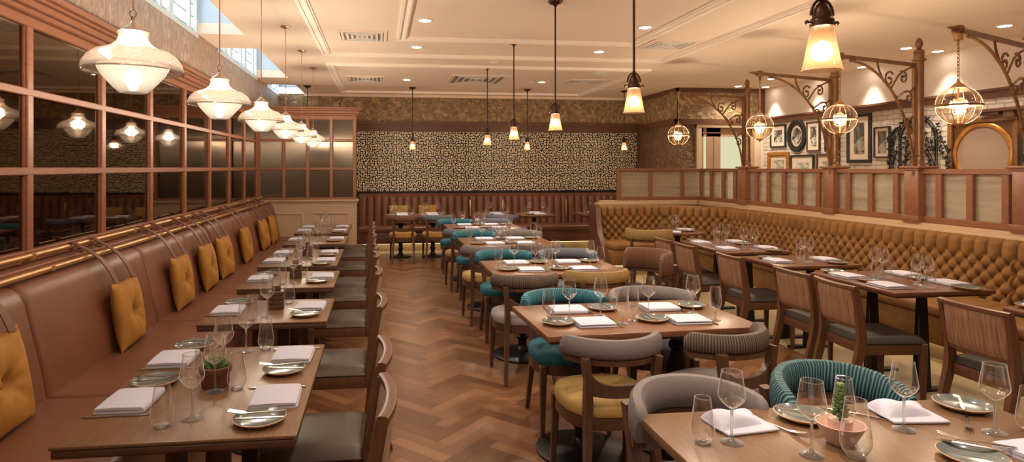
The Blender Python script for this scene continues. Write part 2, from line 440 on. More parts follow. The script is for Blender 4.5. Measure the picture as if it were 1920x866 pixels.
# ------------------------------------------------------------------ room shell
CZ = 3.08
def build_floor():
    bm = bmesh.new()
    cl = bm.loops.layers.float_color.new('plank'); el = bm.loops.layers.float_color.new('edge')
    uv = bm.loops.layers.uv.new('UVMap')
    L, W = 0.40, 0.09; r2 = math.sqrt(2)
    X0, X1, Y0, Y1 = -2.0, 3.6, -1.6, 11.72
    ox = 0.40                                     # ridge line
    def to(u, v): return ((u-v)/r2+ox, (u+v)/r2)
    for a in range(-10, 12):
        for k in range(-40, 150):
            for kind in (0, 1):
                if kind == 0: u0, v0, u1, v1 = k*W, k*W, k*W+L, k*W+W
                else: u0, v0, u1, v1 = k*W, (k+1)*W, k*W+W, (k+1)*W+L
                u0 += a*L; u1 += a*L; v0 -= a*L; v1 -= a*L
                ps = [to(u0,v0), to(u1,v0), to(u1,v1), to(u0,v1)]
                cx = sum(p[0] for p in ps)/4; cy = sum(p[1] for p in ps)/4
                if not (X0-.3 < cx < X1+.3 and Y0-.3 < cy < Y1+.3): continue
                f = bm.faces.new([bm.verts.new((x, y, 0)) for x, y in ps])
                c = random.random(); off = random.random()*50
                es = [(0,0),(1,0),(1,1),(0,1)] if kind == 0 else [(0,0),(0,1),(1,1),(1,0)]
                for l, e in zip(f.loops, es):
                    l[cl] = (c,c,c,1); l[el] = (e[0],e[1],0,1)
                    l[uv].uv = (e[0]*L+off, e[1]*W+off*.37)
    for co, no in (((X0,0,0),(-1,0,0)),((X1,0,0),(1,0,0)),((0,Y0,0),(0,-1,0)),((0,Y1,0),(0,1,0))):
        bmesh.ops.bisect_plane(bm, geom=bm.verts[:]+bm.edges[:]+bm.faces[:], plane_co=co, plane_no=no, clear_outer=True)
    bmesh.ops.recalc_face_normals(bm, faces=bm.faces)
    if bm.faces[:] and bm.faces[:][0].normal.z < 0: bmesh.ops.reverse_faces(bm, faces=bm.faces)
    me = bpy.data.meshes.new('floor'); bm.to_mesh(me); bm.free(); me.materials.append(M_FLOOR)
    o = bpy.data.objects.new('floor', me); COL.objects.link(o); struct(o)
    m = MB(); m.box(3.6, 7.6, -1.6, 11.3, -0.1, 0.0); struct(m.build('floor_stone', M_STONE))
    m = MB(); m.box(-2.1, 7.6, 11.72, 13.0, -0.1, 0.0); struct(m.build('floor_stone_back', M_STONE))
    m = MB(); m.box(-2.2, 7.7, -1.7, 13.1, -0.2, -0.1); struct(m.build('floor_slab', M_STONE))
build_floor()

XL, YB, XR, YF = -2.0, 12.8, 7.2, -1.6
SHAFTS = [(0.8, 3.6), (4.4, 7.2), (8.03, 10.55), (11.45, 12.8)]  # first shaft and its window are unseen, added for more daylight
def build_ceiling():
    m = MB(); m.box(-1.5, 7.6, YF-.1, YB+.1, CZ, CZ+.12)
    edges = [YF-.1] + [v for s in SHAFTS for v in s] + [YB+.1]
    for a, b in zip(edges[0::2], edges[1::2]):
        if b-a > .2: m.box(-2.3, -1.5, a, b, CZ, CZ+.12)
    struct(m.build('ceiling', M_CEIL))
    for i, (a, b) in enumerate(SHAFTS):
        m = MB()
        m.box(-1.5, -1.42, a-.05, b+.05, CZ+.12, 4.1); m.box(-2.3, -1.5, b, b+.05, CZ+.12, 4.1)
        m.box(-2.3, -1.5, a-.05, a, CZ+.12, 4.1); m.box(-2.3, -1.42, a-.05, b+.05, 4.1, 4.15)
        struct(m.build('ceiling_light_shaft', M_SHAFT))
build_ceiling()
def build_walls():
    # left wall: solid below the grid, papered band above it, piers between high windows
    m = MB(); m.box(XL-.2, XL-.03, YF, YB, 0, 2.62); struct(m.build('wall_left', CREAM))
    m = MB(); m.box(XL-.15, XL, YF, YB, 2.50, 3.03); struct(m.build('wall_left_frieze', M_LEFTPAPER))
    m = MB()
    edges = [YF] + [v for s in SHAFTS for v in s] + [YB]
    for a, b in zip(edges[0::2], edges[1::2]):
        if b > a: m.box(XL-.15, XL, a, b, 3.03, 4.1)
    struct(m.build('wall_left_pier', M_LEFTPAPER))
    # back wall
    m = MB(); m.box(XL-.2, 5.6, YB, YB+.15, 0, CZ); struct(m.build('wall_back', M_DAMASK))
    m = MB(); m.box(XL, 5.5, YB-.02, YB, 2.53, CZ); struct(m.build('wall_back_frieze', M_FRIEZE))
    m = MB(); m.box(-1.95, 5.5, YB-.06, YB, 2.41, 2.47); m.box(-1.95, 5.5, YB-.09, YB, 2.47, 2.53)
    m.box(-1.95, 5.5, YB-.05, YB, 2.33, 2.41); struct(m.build('trim_1', W_TRIM))
    m = MB(); m.box(-1.5, 5.45, YB-.03, YB-.001, 1.08, 2.33); struct(m.build('wall_back_panel', M_DOTS))
    m = MB(); m.box(-1.5, 5.45, YB-.05, YB, 1.05, 1.12); struct(m.build('trim_2', BLACK))
    # return wall and the wall with the door
    m = MB(); m.box(5.5, 5.62, 11.0, YB, 0, CZ); struct(m.build('wall_return', M_DAMASK))
    m = MB(); m.box(5.48, 5.5, 10.98, YB, 2.5, CZ); m.box(5.48, XR, 10.98, 11.0, 2.5, CZ); struct(m.build('wall_return_frieze', M_FRIEZE))
    m = MB(); m.box(5.43, 5.5, 10.93, YB, 2.40, 2.5); m.box(5.43, XR, 10.93, 11.0, 2.40, 2.5)
    m.box(5.46, 5.5, 10.96, YB, 3.0, CZ); m.box(5.46, XR, 10.96, 11.0, 3.0, CZ); m.box(7.1, 7.2, 10.95, 11.0, 2.5, CZ)
    struct(m.build('trim_3', W_TRIM))
    m = MB(); m.box(5.62, 5.9, 11.0, 11.1, 0, CZ); m.box(5.9, XR+.1, 11.0, 11.1, 2.34, CZ); struct(m.build('wall_front_bay', M_DAMASK))
    m = MB(); m.box(7.1, XR+.1, 11.0, 11.1, 0, 2.34); struct(m.build('wall_front_bay_side', M_PLASTER))
    # picture wall
    m = MB(); m.box(XR, XR+.12, YF, 11.1, 0, 2.46); struct(m.build('wall_right', M_BRICK))
    m = MB(); m.box(XR+.005, XR+.12, YF, 11.1, 2.46, CZ); struct(m.build('wall_right_plaster', M_PLASTER))
    m = MB(); m.box(XR-.04, XR+.01, YF, 10.93, 2.42, 2.50); m.box(XR-.065, XR+.01, YF, 10.93, 2.50, 2.53); struct(m.build('trim_4', W_TRIM))
    m = MB(); m.box(XL-.2, XR+.1, YF-.1, YF, 0, 4.1); struct(m.build('wall_front', M_PLASTER))
build_walls()
def build_door():
    d = empty('door_1', (6.5, 11.0, 0)); struct(d)
    m = MB(); m.box(-.66,-.56,-.05,.02,0,2.44,.006); m.box(.5,.62,-.05,.02,0,2.44,.006); m.box(-.66,.62,-.06,.02,2.34,2.44,.006)
    m.build('door_frame', CREAM, d)
    dp = m_plain('door_paint', (168,134,106), .5)
    m = MB()
    m.box(-.56,-.50,.0,.04,0,2.34); m.box(-.44,-.16,.0,.04,0,2.34); m.box(.34,.5,.0,.04,0,2.34)
    m.box(-.56,.5,.0,.04,2.18,2.34); m.box(-.50,-.44,.0,.04,0,.3); m.box(-.16,.34,.0,.04,0,.3)
    m.box(-.30,-.27,-.012,.0,0,2.18); m.box(-.56,.5,-.01,0,2.24,2.26)
    m.build('door_leaf', dp, d)
    lit = m_emit('lit_door_glass', (214,208,168), 0.55)
    m = MB(); m.box(-.50,-.44,.015,.025,.3,2.18); m.build('door_glass', lit, d)
    m = MB(); m.box(-.16,.34,.015,.025,.3,2.18); m.build('door_glass', lit, d)
    m = MB(); m.box(-.66,.72,.3,.34,0,2.5); struct(m.build('door_backing', CREAM, d))
build_door()
def build_windows():
    slat = m_plain('window_slat', (150,168,170), .6); fr = m_plain('window_frame_paint', (196,196,190), .5)
    bright = m_emit('window_daylight_pane', (236,246,250), 1.7)
    for i, (a, b) in enumerate(SHAFTS):
        w = empty(f'window_{i+1}', (XL, (a+b)/2, 3.03)); struct(w); h = (b-a)/2
        f = MB(); f.box(-.12, 0.01, -h, h, 0, .05); f.box(-.12,0.01,-h,h,1.0,1.07)
        y = h; wid = [.03,.22,.09,.55,.05,.22,.10,.55,.05,.22,.10,.55,.05,.22,.10,.55]; spans = []
        pane = False
        f.box(-.118, 0.006, h-.05, h, .003, 1.068); y = h-.05
        k = 0
        while y > -h+.1:
            pw = .20 if k % 2 == 0 else .52
            y0 = max(y-pw, -h+.05); spans.append((y0, y)); y = y0
            bw = .06 if k % 2 == 0 else .11
            f.box(-.118, 0.006, max(y-bw, -h), y, .003, 1.068); y -= bw; k += 1
        f.build('window_frame', fr, w, fix=True)
        s = MB()
        for (y0, y1) in spans:
            for z in range(7):
                zz = .10+z*.135
                M = Matrix.Translation((-.06, 0, zz)) @ Matrix.Rotation(.5, 4, 'Y')
                s.box(-.03, .03, y0, y1, -.006, .006, M=M)
            if y1-y0 > .3:
                n = 2
                for q in range(1, n+1): s.box(-.10, -.085, y0+(y1-y0)*q/(n+1)-.006, y0+(y1-y0)*q/(n+1)+.006, .05, 1.0)
        s.build('window_blind', slat, w)
        g = MB(); g.box(-.13, -.125, -h, h, .0, 1.07); g.build('window_glass', m_thin_glass('clear_window', base=.02, edge=.3), w)
build_windows()
def build_grid_wall():
    """the glazed grid along the left wall above the bench"""
    g = empty('window_5', (XL, 0, 0)); struct(g)
    f = MB(); Y0, Y1 = -1.5, 10.6
    for z0, z1, d in ((1.06,1.13,.03),(1.555,1.60,.026),(2.005,2.05,.026),(2.40,2.46,.03)):
        f.box(-.03, d, Y0, Y1, z0, z1, .006, seg=1)
    ys = [10.52-.955*i for i in range(13)]
    for y in ys:
        if y < Y0: break
        f.box(-.03, .024, y-.032, y+.032, 1.1, 2.43, .006, seg=1)
        f.box(-.03, .008, y-.045, y+.045, 1.1, 2.43)
    f.build('window_frame', W_GRID, g)
    c = MB()
    for k, (z0, z1, d) in enumerate(((2.46,2.49,.07),(2.49,2.53,.10),(2.53,2.55,.13),(2.55,2.585,.16))):
        c.box(-.03, d, Y0, Y1, z0, z1, .006, seg=1)
    c.build('window_cornice', W_GRID, g)
    p = MB(); p.box(-.008, -.001, Y0, Y1, 1.09, 2.43); p.build('window_glass', M_SMOKED, g)
    s = MB(); s.box(-.03, .12, Y0, Y1, 1.02, 1.06, .006, seg=1); s.build('window_sill', W_GRID, g)
build_grid_wall()
def rect_strip(m, x0, x1, y0, y1, w, z0, z1):
    m.box(x0, x1, y0, y0+w, z0, z1); m.box(x0, x1, y1-w, y1, z0, z1)
    m.box(x0, x0+w, y0+w, y1-w, z0, z1); m.box(x1-w, x1, y0+w, y1-w, z0, z1)
def build_mouldings():
    for i, (x0,x1,y0,y1) in enumerate(((.25,3.0,2.2,7.12),(-.68,3.86,1.1,8.2),(-.7,4.0,9.0,12.2))):
        m = MB(); rect_strip(m, x0-.055, x1+.055, y0-.055, y1+.055, .11, CZ-.018, CZ)
        rect_strip(m, x0-.055, x1+.055, y0-.055, y1+.055, .03, CZ-.034, CZ-.018)
        rect_strip(m, x0+.02, x1-.02, y0+.02, y1-.02, .02, CZ-.034, CZ-.018)
        struct(m.build(f'trim_{5+i}', m_plain('moulding_paint', (252,242,230), .6)))
    m = MB(); m.box(-1.5, 5.5, YB-.07, YB, CZ-.05, CZ, .0); struct(m.build('trim_8', M_CEIL))
build_mouldings()
# ------------------------------------------------------------------ fixed furniture
def make_left_bench(y0, y1, label):
    t = empty('leather_bench', (-1.6, (y0+y1)/2, 0)); h = (y1-y0)/2
    m = MB(); m.box(-.25, .52, -h, h, 0, .12); m.build('plinth', W_DARK, t)
    m = MB(); m.box(-.26, .57, -h+.004, h-.004, .12, .34, .01); m.build('base', LEATHER_B, t)
    m = MB(); m.box(-.10, .59, -h+.004, h-.004, .34, .465, .03, seg=4); m.build('seat', LEATHER_B, t)
    # back cushion: leaning slab with rounded top
    m = MB()
    sec = [(-.02,.45),(-.045,.6),(-.12,.93),(-.145,.985),(-.18,1.01),(-.22,1.015),(-.26,1.0),(-.26,.40),(-.10,.40)]
    n = 7
    def P(k, i):
        yy = -h+.004+(2*h-.008)*i/n
        return yy
    rows = []
    for yy, ins in ((-h+.004,.018),(-h+.02,.004),(-h+.05,0),(h-.05,0),(h-.02,.004),(h-.004,.018)):
        rows.append(m._v([(x-(ins if j < 6 else 0), yy, z-(ins if 2 <= j <= 6 else 0)) for j, (x, z) in enumerate(sec)]))
    for A, B in zip(rows, rows[1:]):
        for j in range(len(sec)):
            k = (j+1) % len(sec); m.face([A[j], A[k], B[k], B[j]])
    m.face(rows[0]); m.face(rows[-1][::-1])
    m.build('backrest', LEATHER_B, t, smooth=50)
    tag(t, label, 'bench', 'brown leather bench sections along the glazed grid wall')
for y0, y1, lab in ((-.6,3.31,'long brown leather bench section beside the front table'),
                    (3.31,4.84,'brown leather bench section beside the second leather-bench table'),
                    (4.84,5.85,'brown leather bench section beside the third leather-bench table'),
                    (5.85,6.6,'short brown leather bench section between third and fourth tables of the row'),
                    (6.6,7.6,'brown leather bench section beside the rear half of the fourth table'),
                    (7.6,8.6,'brown leather bench section beside the fifth leather-bench table'),
                    (8.6,10.55,'brown leather bench section meeting the cream panelled partition')):
    make_left_bench(y0, y1, lab)
def make_rail(x, z, label):
    t = empty('brass_rail', (x, 4.6, z)); L = 5.85
    m = MB(); m.tube([(0,-L,0),(0,L,0)], .017, 12); m.build('rail', BRASS, t)
    for k in range(8):
        yy = -5.2+k*1.43
        m = MB(); m.tube([(0,yy,-.01),(-.03,yy,-.03),(-.06 if x < -1.85 else -.04,yy,-.06)], .008, 8); m.lathe([(.0,-.012),(.023,-.012),(.023,.012),(0,.012)], (0,yy,0), 12)
        m.build('rail_bracket', BRASS, t)
    return tag(t, label, 'rail')
make_rail(-1.90, 1.115, 'upper brass rail running above the brown leather bench')
make_rail(-1.80, 1.045, 'lower brass rail close behind the brown leather backrests')
m = MB(); m.box(-2.0, -1.865, -.6, 10.55, 0, 1.0); o = m.build('bench_back_box', W_EDGE)
tag(o, 'reddish wooden ledge box between brown bench backs and grid wall', 'ledge')

def make_cushion():
    t = empty('velvet_cushion')
    m = MB(); S = .215
    def fn(sign):
        def f(u, v):
            x, y = 2*u-1, 2*v-1
            r = math.hypot(x, y); a = math.atan2(y, x)
            edge = max(0, (1-abs(x)**2.6))*max(0, (1-abs(y)**2.6))
            th = .062*edge**.55
            d = .062*math.exp(-(r/.16)**2) + .022*math.exp(-(r/.42)**2)
            cre = .008*(math.cos(8*a)*.5+.5)*math.exp(-((r-.3)/.25)**2)
            th = max(th-d-cre, .004) if edge > 0 else 0
            k = 1-.07*(abs(x)*abs(y))**.0*(1-max(abs(x),abs(y)))*0
            pin = 1-.06*(1-x*x)*abs(y)**3
            pin2 = 1-.06*(1-y*y)*abs(x)**3
            return (sign*th, x*S*pin2, y*S*pin)
        return f
    m.grid(fn(1), 30, 30); m.grid(fn(-1), 30, 30)
    bmesh.ops.remove_doubles(m.bm, verts=m.bm.verts, dist=.0006)
    pad = m.build('cushion_pad', VELVET, t, smooth=80)
    m = MB(); m.lathe([(0,-.004),(.013,-.002),(.015,.002),(.009,.006),(0,.008)], (0,0,0), 12)
    b = m.build('button', VELVET, pad); b.rotation_euler = (0, PI/2, 0); b.location = (.008,0,0)
    return t
STRAP = m_plain('tan_strap_leather', (104,66,48), .5)
def place_cushion(y, label, tilt=.10, yaw=0.0):
    if 'cush' not in _first:
        t = make_cushion(); _first['cush'] = t
    else:
        t = dup(_first['cush'])
        for ch in list(t.children):
            if ch.name.startswith('strap'): bpy.data.objects.remove(ch)
    t.location = (-1.60, y, .675); t.rotation_euler = (0, -tilt-.06, yaw)
    inv = (Matrix.Translation((-1.60,y,.675)) @ Matrix.Rotation(yaw,4,'Z') @ Matrix.Rotation(-tilt-.06,4,'Y')).inverted()
    for s in (-.13, .13):
        pts = [(-1.615,y+s,.87),(-1.655,y+s+.005,.95),(-1.715,y+s+.01,1.03),(-1.79,y+s+.015,1.085),(-1.875,y+s+.02,1.13),(-1.90,y+s+.02,1.137),(-1.925,y+s+.02,1.12),(-1.90,y+s+.02,1.095),(-1.83,y+s+.02,1.075)]
        m = MB(); m.sweep([inv @ Vector(p) for p in pts], [(-.021,-.003),(.021,-.003),(.021,.003),(-.021,.003)], up=(0,0,1))
        m.build('strap', STRAP, t)
    tag(t, label, 'cushion', 'mustard cushions strapped to the brass rail')
CUSH = [(2.86,'front mustard velvet cushion beside the front leather-bench table'),(4.24,'second mustard velvet cushion from the front on the leather bench'),
        (5.34,'third mustard velvet cushion from the front on the leather bench'),(6.12,'fourth mustard velvet cushion from the front on the leather bench'),
        (6.76,'fifth mustard velvet cushion from the front on the leather bench'),(7.80,'sixth mustard velvet cushion from the front on the leather bench'),
        (8.95,'seventh mustard velvet cushion from the front on the leather bench'),(9.66,'rearmost mustard velvet cushion beside the cream partition')]
for y, l in CUSH: place_cushion(y, l, .10+random.uniform(-.02,.02), random.uniform(-.05,.05))

def build_left_partition():
    Y = 10.6
    t = empty('glazed_partition', (-1.2, Y, 0)); x0, x1 = -.8, .815
    m = MB(); m.box(x0, x1, 0, .12, 0, 1.03); m.box(x0, x1+.02, -.02, .14, 1.01, 1.035, .006); m.box(x0, x1+.035, -.04, .16, 1.035, 1.065, .008)
    m.box(x0, x1+.01, -.012, .13, .0, .14, .004)
    for a, b in ((-.72,-.06),(.10,.70)):
        m.box(a, b, -.014, 0, .24, .27, .004); m.box(a, b, -.014, 0, .82, .85, .004)
        m.box(a, a+.03, -.014, 0, .27, .82, .004); m.box(b-.03, b, -.014, 0, .27, .82, .004)
    m.build('dado_panel', CREAM, t)
    m = MB(); zs = (1.065,1.10),(1.555,1.60),(2.03,2.075),(2.40,2.47)
    for a, b in zs: m.box(x0, x1, -.01, .11, a, b, .006, seg=1)
    for xm in (-.8+.02, -.375, .01, .395, .78): m.box(xm-.028, xm+.028, -.012, .112, 1.1, 2.42, .006, seg=1)
    m.build('partition_frame', W_GRID, t)
    m = MB(); m.box(x0, x1, .04, .06, 1.09, 2.42); m.build('partition_glass', M_REED, t)
    m = MB()
    for a, b, d in ((2.47,2.50,.02),(2.50,2.545,.05),(2.545,2.575,.085),(2.575,2.60,.11)): m.box(x0, x1+d, -d, .12+d*.3, a, b, .005, seg=1)
    m.build('partition_cornice', W_GRID, t)
    tag(t, 'tall partition of reeded bronze panes over cream panelling', 'partition')
build_left_partition()

def build_back_bench():
    t = empty('channelled_bench', (2.45, 12.5, 0)); x0, x1 = -2.85, 3.0
    m = MB(); m.box(x0, x1, -.42, .2, 0, .13); m.build('plinth', M_STONE, t)
    m = MB(); m.box(x0, x1, -.60, .22, .15, .36, .01); m.build('base', LEATHER_D, t)
    m = MB(); m.box(x0, x1, -.62, -.0, .36, .47, .03, seg=3); m.build('seat', LEATHER_D, t)
    m = MB(); m.box(x0, x1, -.50, -.46, .135, .148)
    m.build('light_strip', m_emit('warm_led_strip', (255,222,166), 1.6), t)
    m = MB(); n = 40; p = (x1-x0)/n; per = 8
    def f(u, v):
        s = u*(x1-x0); ph = abs(math.sin(PI*s/p))**.45
        z = .45+.61*v; top = 1.0 if v < .9 else math.sqrt(max(0, 1-((v-.9)/.1)**2))
        return (x0+s, .06-(.045*ph+.06)*top - .05*(1-v), z+.02*(v>.99))
    m.grid(f, n*per, 14); m.box(x0, x1, .06, .22, .45, 1.06, .01)
    m.build('backrest', LEATHER_D, t, smooth=40)
    for xs in (-.645, .02, 1.34):
        m = MB(); m.box(xs-.012, xs+.012, -.10, .0, .62, .95, .004); m.build('brass_strip', BRASS, t)
    tag(t, 'long chestnut leather bench with upright channels under the dotted panel', 'bench')
build_back_bench()

def tuft_backrest(p0, p1, parent, mat, z0=.46, z1=1.0, pitch=.125, lean=.05):
    """deep-buttoned back between floor points p0 -> p1 (local), bulging to the left-hand side of that direction"""
    a, b = Vector((*p0,0)), Vector((*p1,0)); d = (b-a); L = d.length; d.normalize(); nrm = Vector((-d.y, d.x, 0))
    n = max(2, round(L/pitch)); pt = L/n; h = .066; zt = z1-.145
    m = MB(); nu = n*10; nv = 40
    def f(u, v):
        s = u*L; z = z0+(z1-z0)*v
        if z > zt:
            q = abs(math.sin(PI*s/pt))**.5
            q *= 1.0
        else:
            U = s/pt+(z-zt)/(2*h); V = s/pt-(z-zt)/(2*h)
            q = (abs(math.sin(PI*U)*math.sin(PI*V)))**.42
        bd = 1.0
        if z < zt+.03:
            kr = round((zt-z)/h); sb = (round(s/pt-kr/2)+kr/2)*pt; bd = math.exp(-(((s-sb)**2+(z-(zt-kr*h))**2)/.015**2))
        else: bd = 0
        edge = min(1, min(s, L-s)/.015)**.5
        rt = (z1-z)/.05; top = math.sqrt(max(0, 1-(1-rt)**2)) if rt < 1 else 1
        off = (.055*q*edge + .05 - .028*bd)*top + lean*(1-v)
        P = a+d*s+nrm*off; return (P.x, P.y, z)
    m.grid(f, nu, nv)
    # solid behind
    t = .09
    q = [a, b, b-nrm*t, a-nrm*t]
    lo = m._v([(p.x,p.y,z0) for p in q]); hi = m._v([(p.x,p.y,z1) for p in q])
    m.face(lo[::-1]); m.face(hi)
    for i in range(4): m.face([lo[i], lo[(i+1)%4], hi[(i+1)%4], hi[i]])
    return m.build('backrest', mat, parent, smooth=60, fix=True)
def quad_prism(pts, z0, z1, bev=0, seg=2):
    m = MB(); m.prism(pts, z0, z1, bev=bev, seg=seg); return m
LED = m_emit('warm_led_strip_banquette', (255,222,166), 1.6)
def banquette_side(y0, y1, label):
    t = empty('tufted_banquette', (5.25, (y0+y1)/2, 0)); h = (y1-y0)/2-.003
    m = MB(); m.box(-.62, .12, -h, h, 0, .13); m.build('plinth', M_STONE, t)
    m = MB(); m.box(-.66, -.63, -h, h, .135, .15); m.build('light_strip', LED, t)
    m = MB(); m.box(-.74, .10, -h, h, .15, .38, .012); m.build('base', VELVET_B, t)
    m = MB(); m.box(-.76, -.02, -h, h, .38, .475, .035, seg=4); m.build('seat', VELVET_B, t)
    tuft_backrest((.02,-h), (.02,h), t, VELVET_B)
    tag(t, label, 'banquette', 'deep-buttoned ochre banquette sections')
for y0, y1, l in ((2.4,4.52,'ochre buttoned banquette section beside the front banquette table'),
                  (4.52,5.52,'ochre buttoned banquette section beyond the two-chair front tables'),
                  (5.52,6.53,'ochre buttoned banquette section beside the third banquette table'),
                  (6.53,7.6,'ochre buttoned banquette section between third and fourth banquette tables'),
                  (7.6,8.72,'ochre buttoned banquette section next to the angled corner')):
    banquette_side(y0, y1, l)
def banquette_corner():
    t = empty('corner_banquette', (5.0, 9.1, 0))
    A, B = (.27,-.38), (-.47,.42)       # back line, side end -> frontal end
    m = quad_prism([(-.49,-.38),(.30,-.38),(.42,.9),(-.47,.6),(-.47,-.1)], .15, .38); m.build('base', VELVET_B, t)
    m = quad_prism([(-.51,-.38),(.26,-.38),(-.47,.42),(-.47,-.28)], .38, .475, .02); m.build('seat', VELVET_B, t)
    tuft_backrest(A, B, t, VELVET_B)
    m = quad_prism([(-.37,-.38),(.30,-.38),(.42,.9),(-.47,.6),(-.47,.0)], .0, .15); m.build('plinth', M_STONE, t)
    tag(t, 'angled ochre buttoned banquette filling the corner of the glazed screen', 'banquette')
banquette_corner()
def banquette_end():
    t = empty('tufted_banquette', (3.95, 9.5, 0))
    m = MB(); m.box(-.55, .58, -.56, .12, 0, .15); m.build('plinth', M_STONE, t)
    m = MB(); m.box(-.55, .58, -.60, -.57, .136, .149); m.build('light_strip', LED, t)
    m = MB(); m.box(-.55, .58, -.66, .15, .15, .38, .012); m.build('base', VELVET_B, t)
    m = MB(); m.box(-.55, .58, -.68, -.02, .38, .475, .035, seg=4); m.build('seat', VELVET_B, t)
    tuft_backrest((.58,.02), (-.52,.02), t, VELVET_B)
    # upholstered leather end cheek, deeper at the foot
    m = MB()
    prof = [(.17,1.01),(-.10,1.01),(-.14,.98),(-.17,.8),(-.22,.6),(-.40,.42),(-.62,.15),(.17,.15)]
    a = m._v([(-.62,y,z) for y,z in prof]); b = m._v([(-.54,y,z) for y,z in prof]); m.face(a); m.face(b[::-1])
    for i in range(len(prof)):
        j = (i+1) % len(prof); m.face([a[i], b[i], b[j], a[j]])
    m.build('end_panel', LEATHER_D, t)
    tag(t, 'ochre buttoned banquette with brown leather end cheek facing the room', 'banquette')
banquette_end()

def build_screen():
    """low glazed screen on a plinth wall behind the banquettes"""
    X, Y = 5.4, 9.97
    t = empty('glazed_screen', (X, Y, 0))
    def lx(x): return x-X
    def ly(y): return y-Y
    m = MB()
    m.box(lx(5.30), .08, ly(1.5), .04, 0, .98); m.box(lx(5.25), .12, ly(1.5), .06, .98, 1.02, .006); m.box(lx(5.32), .08, ly(1.5), .05, 1.02, 1.055)
    m.build('screen_wall', CREAM, t)
    m = MB()
    m.box(lx(3.60), lx(5.3), -.08, .08, 0, .98); m.box(lx(3.56), lx(5.3), -.13, .10, .98, 1.02, .006); m.box(lx(3.62), lx(5.3), -.08, .08, 1.02, 1.055)
    m.build('screen_wall', CREAM, t)
    fr = MB()
    fr.box(-.045, .045, ly(1.5), -.0, 1.055, 1.115, .006, seg=1); fr.box(-.05, .05, ly(1.5), -.0, 1.535, 1.585, .006, seg=1)
    panes = [(9.60,9.28),(8.905,8.63),]
    cuts = [9.93, 9.245,8.935, 8.345, 8.095, 7.76, 7.433, 7.10, 6.60, 6.27, 5.927, 5.43, 5.10, 4.77, 4.42, 4.05, 3.7, 3.3, 2.9, 2.5, 2.1, 1.7]
    cuts = [9.93, 9.60, 9.25, 8.92, 8.37, 8.095, 7.76, 7.433, 7.10, 6.60, 6.27, 5.927, 5.42, 5.10, 4.77, 4.42, 4.05, 3.7, 3.3, 2.9, 2.5, 2.1, 1.7]
    for y in cuts: fr.box(-.04, .04, ly(y)-.033, ly(y)+.033, 1.1, 1.55, .005, seg=1)
    for x in (3.945, 4.49, 5.055): fr.box(lx(x)-.03, lx(x)+.03, -.04, .04, 1.1, 1.55, .005, seg=1)
    fr.box(lx(3.915), .04, -.045, .045, 1.055, 1.115, .006, seg=1); fr.box(lx(3.915), .04, -.05, .05, 1.535, 1.585, .006, seg=1)
    fr.build('screen_frame', W_SCREEN, t)
    for k, (a, b) in enumerate(zip(cuts, cuts[1:])):
        m = MB(); m.box(-.006, .006, ly(b), ly(a), 1.1, 1.55); m.build('screen_pane', M_SCREEN, t)
    for a, b in ((3.945,4.49),(4.49,5.055),(5.055,5.4)):
        m = MB(); m.box(lx(a), lx(b), -.006, .006, 1.1, 1.55); m.build('screen_pane', M_SCREEN, t)
    tag(t, 'low wooden glazed screen standing behind the ochre banquettes', 'screen')
build_screen()

# ------------------------------------------------------------------ tables
def turned_pedestal(parent, x, y, r=.255, top=.72):
    m = MB(); m.lathe([(0,.0),(r,.0),(r,.012),(r-.02,.02),(.06,.035),(0,.035)], (x,y,0), 40); m.build('table_base', BLACK, parent)
    m = MB(); m.lathe([(0,.03),(.055,.035),(.05,.06),(.035,.08),(.035,.13),(.05,.145),(.05,.16),(.035,.175),(.04,.26),(.06,.36),(.065,.42),(.045,.5),(.035,.54),(.05,.56),(.05,.58),(.035,.6),(.04,top-.02),(.11,top),(0,top)], (x,y,0), 24)
    m.build('table_column', BLACK, parent)
def plain_pedestal(parent, x, y, r=.22, twin=True, top=.715):
    m = MB(); m.lathe([(0,0),(r,0),(r,.01),(r-.015,.016),(0,.03)], (x,y,0), 36); m.build('table_base', BLACK, parent)
    for dx in ((-.075,.075) if twin else (0,)):
        m = MB(); m.tbox((x+dx,y,.015), (x+dx,y,top), .075, .05, .06, .05, bev=.006); m.build('table_column', W_EDGE, parent)
def blade_legs(parent, l, top=.715):
    for s in (-1, 1):
        m = MB(); m.tbox((0, s*l, .0), (0, s*l, top), .12, .05, .06, .035, bev=.004)
        m.box(-.2, .2, s*l-.035, s*l+.035, 0, .02, .006); m.build('table_leg', BLACK, parent)
def table_top(parent, w, l, mat, edge, th=.032, bev=.006):
    m = MB(); m.box(-w/2, w/2, -l/2, l/2, .75-th, .75, bev, seg=2); o = m.build('tabletop', mat, parent)
    m = MB(); m.box(-w/2+.02, w/2-.02, -l/2+.02, l/2-.02, .75-th-.014, .75-th); m.build('underside', edge, o)
def bench_table(x0, x1, y0, y1, label, rz=0.0):
    t = empty('dining_table', ((x0+x1)/2, (y0+y1)/2, 0), rz); w, l = x1-x0, y1-y0
    m = MB(); m.box(-w/2, w/2, -l/2, l/2, .738, .75, .004); tp = m.build('tabletop', W_TABLE, t)
    m = MB(); m.box(-w/2+.004, w/2-.004, -l/2+.004, l/2-.004, .708, .738, .008, seg=3); m.build('table_edge', W_EDGE, tp)
    if l > .95: plain_pedestal(t, 0, -l/2+.26); plain_pedestal(t, 0, l/2-.26)
    else: plain_pedestal(t, 0, 0, .26)
    tag(t, label, 'table', 'tables along the brown leather bench'); return t
def centre_table(x0, x1, y0, y1, label, rz=0.0, mat=None, group='tables down the middle of the room', cols=2):
    t = empty('dining_table', ((x0+x1)/2, (y0+y1)/2, 0), rz); w, l = x1-x0, y1-y0
    table_top(t, w, l, mat or W_TABLE_R, W_EDGE)
    if cols == 2: turned_pedestal(t, -w/2+.31, 0); turned_pedestal(t, w/2-.31, 0)
    else: turned_pedestal(t, 0, 0)
    tag(t, label, 'table', group); return t
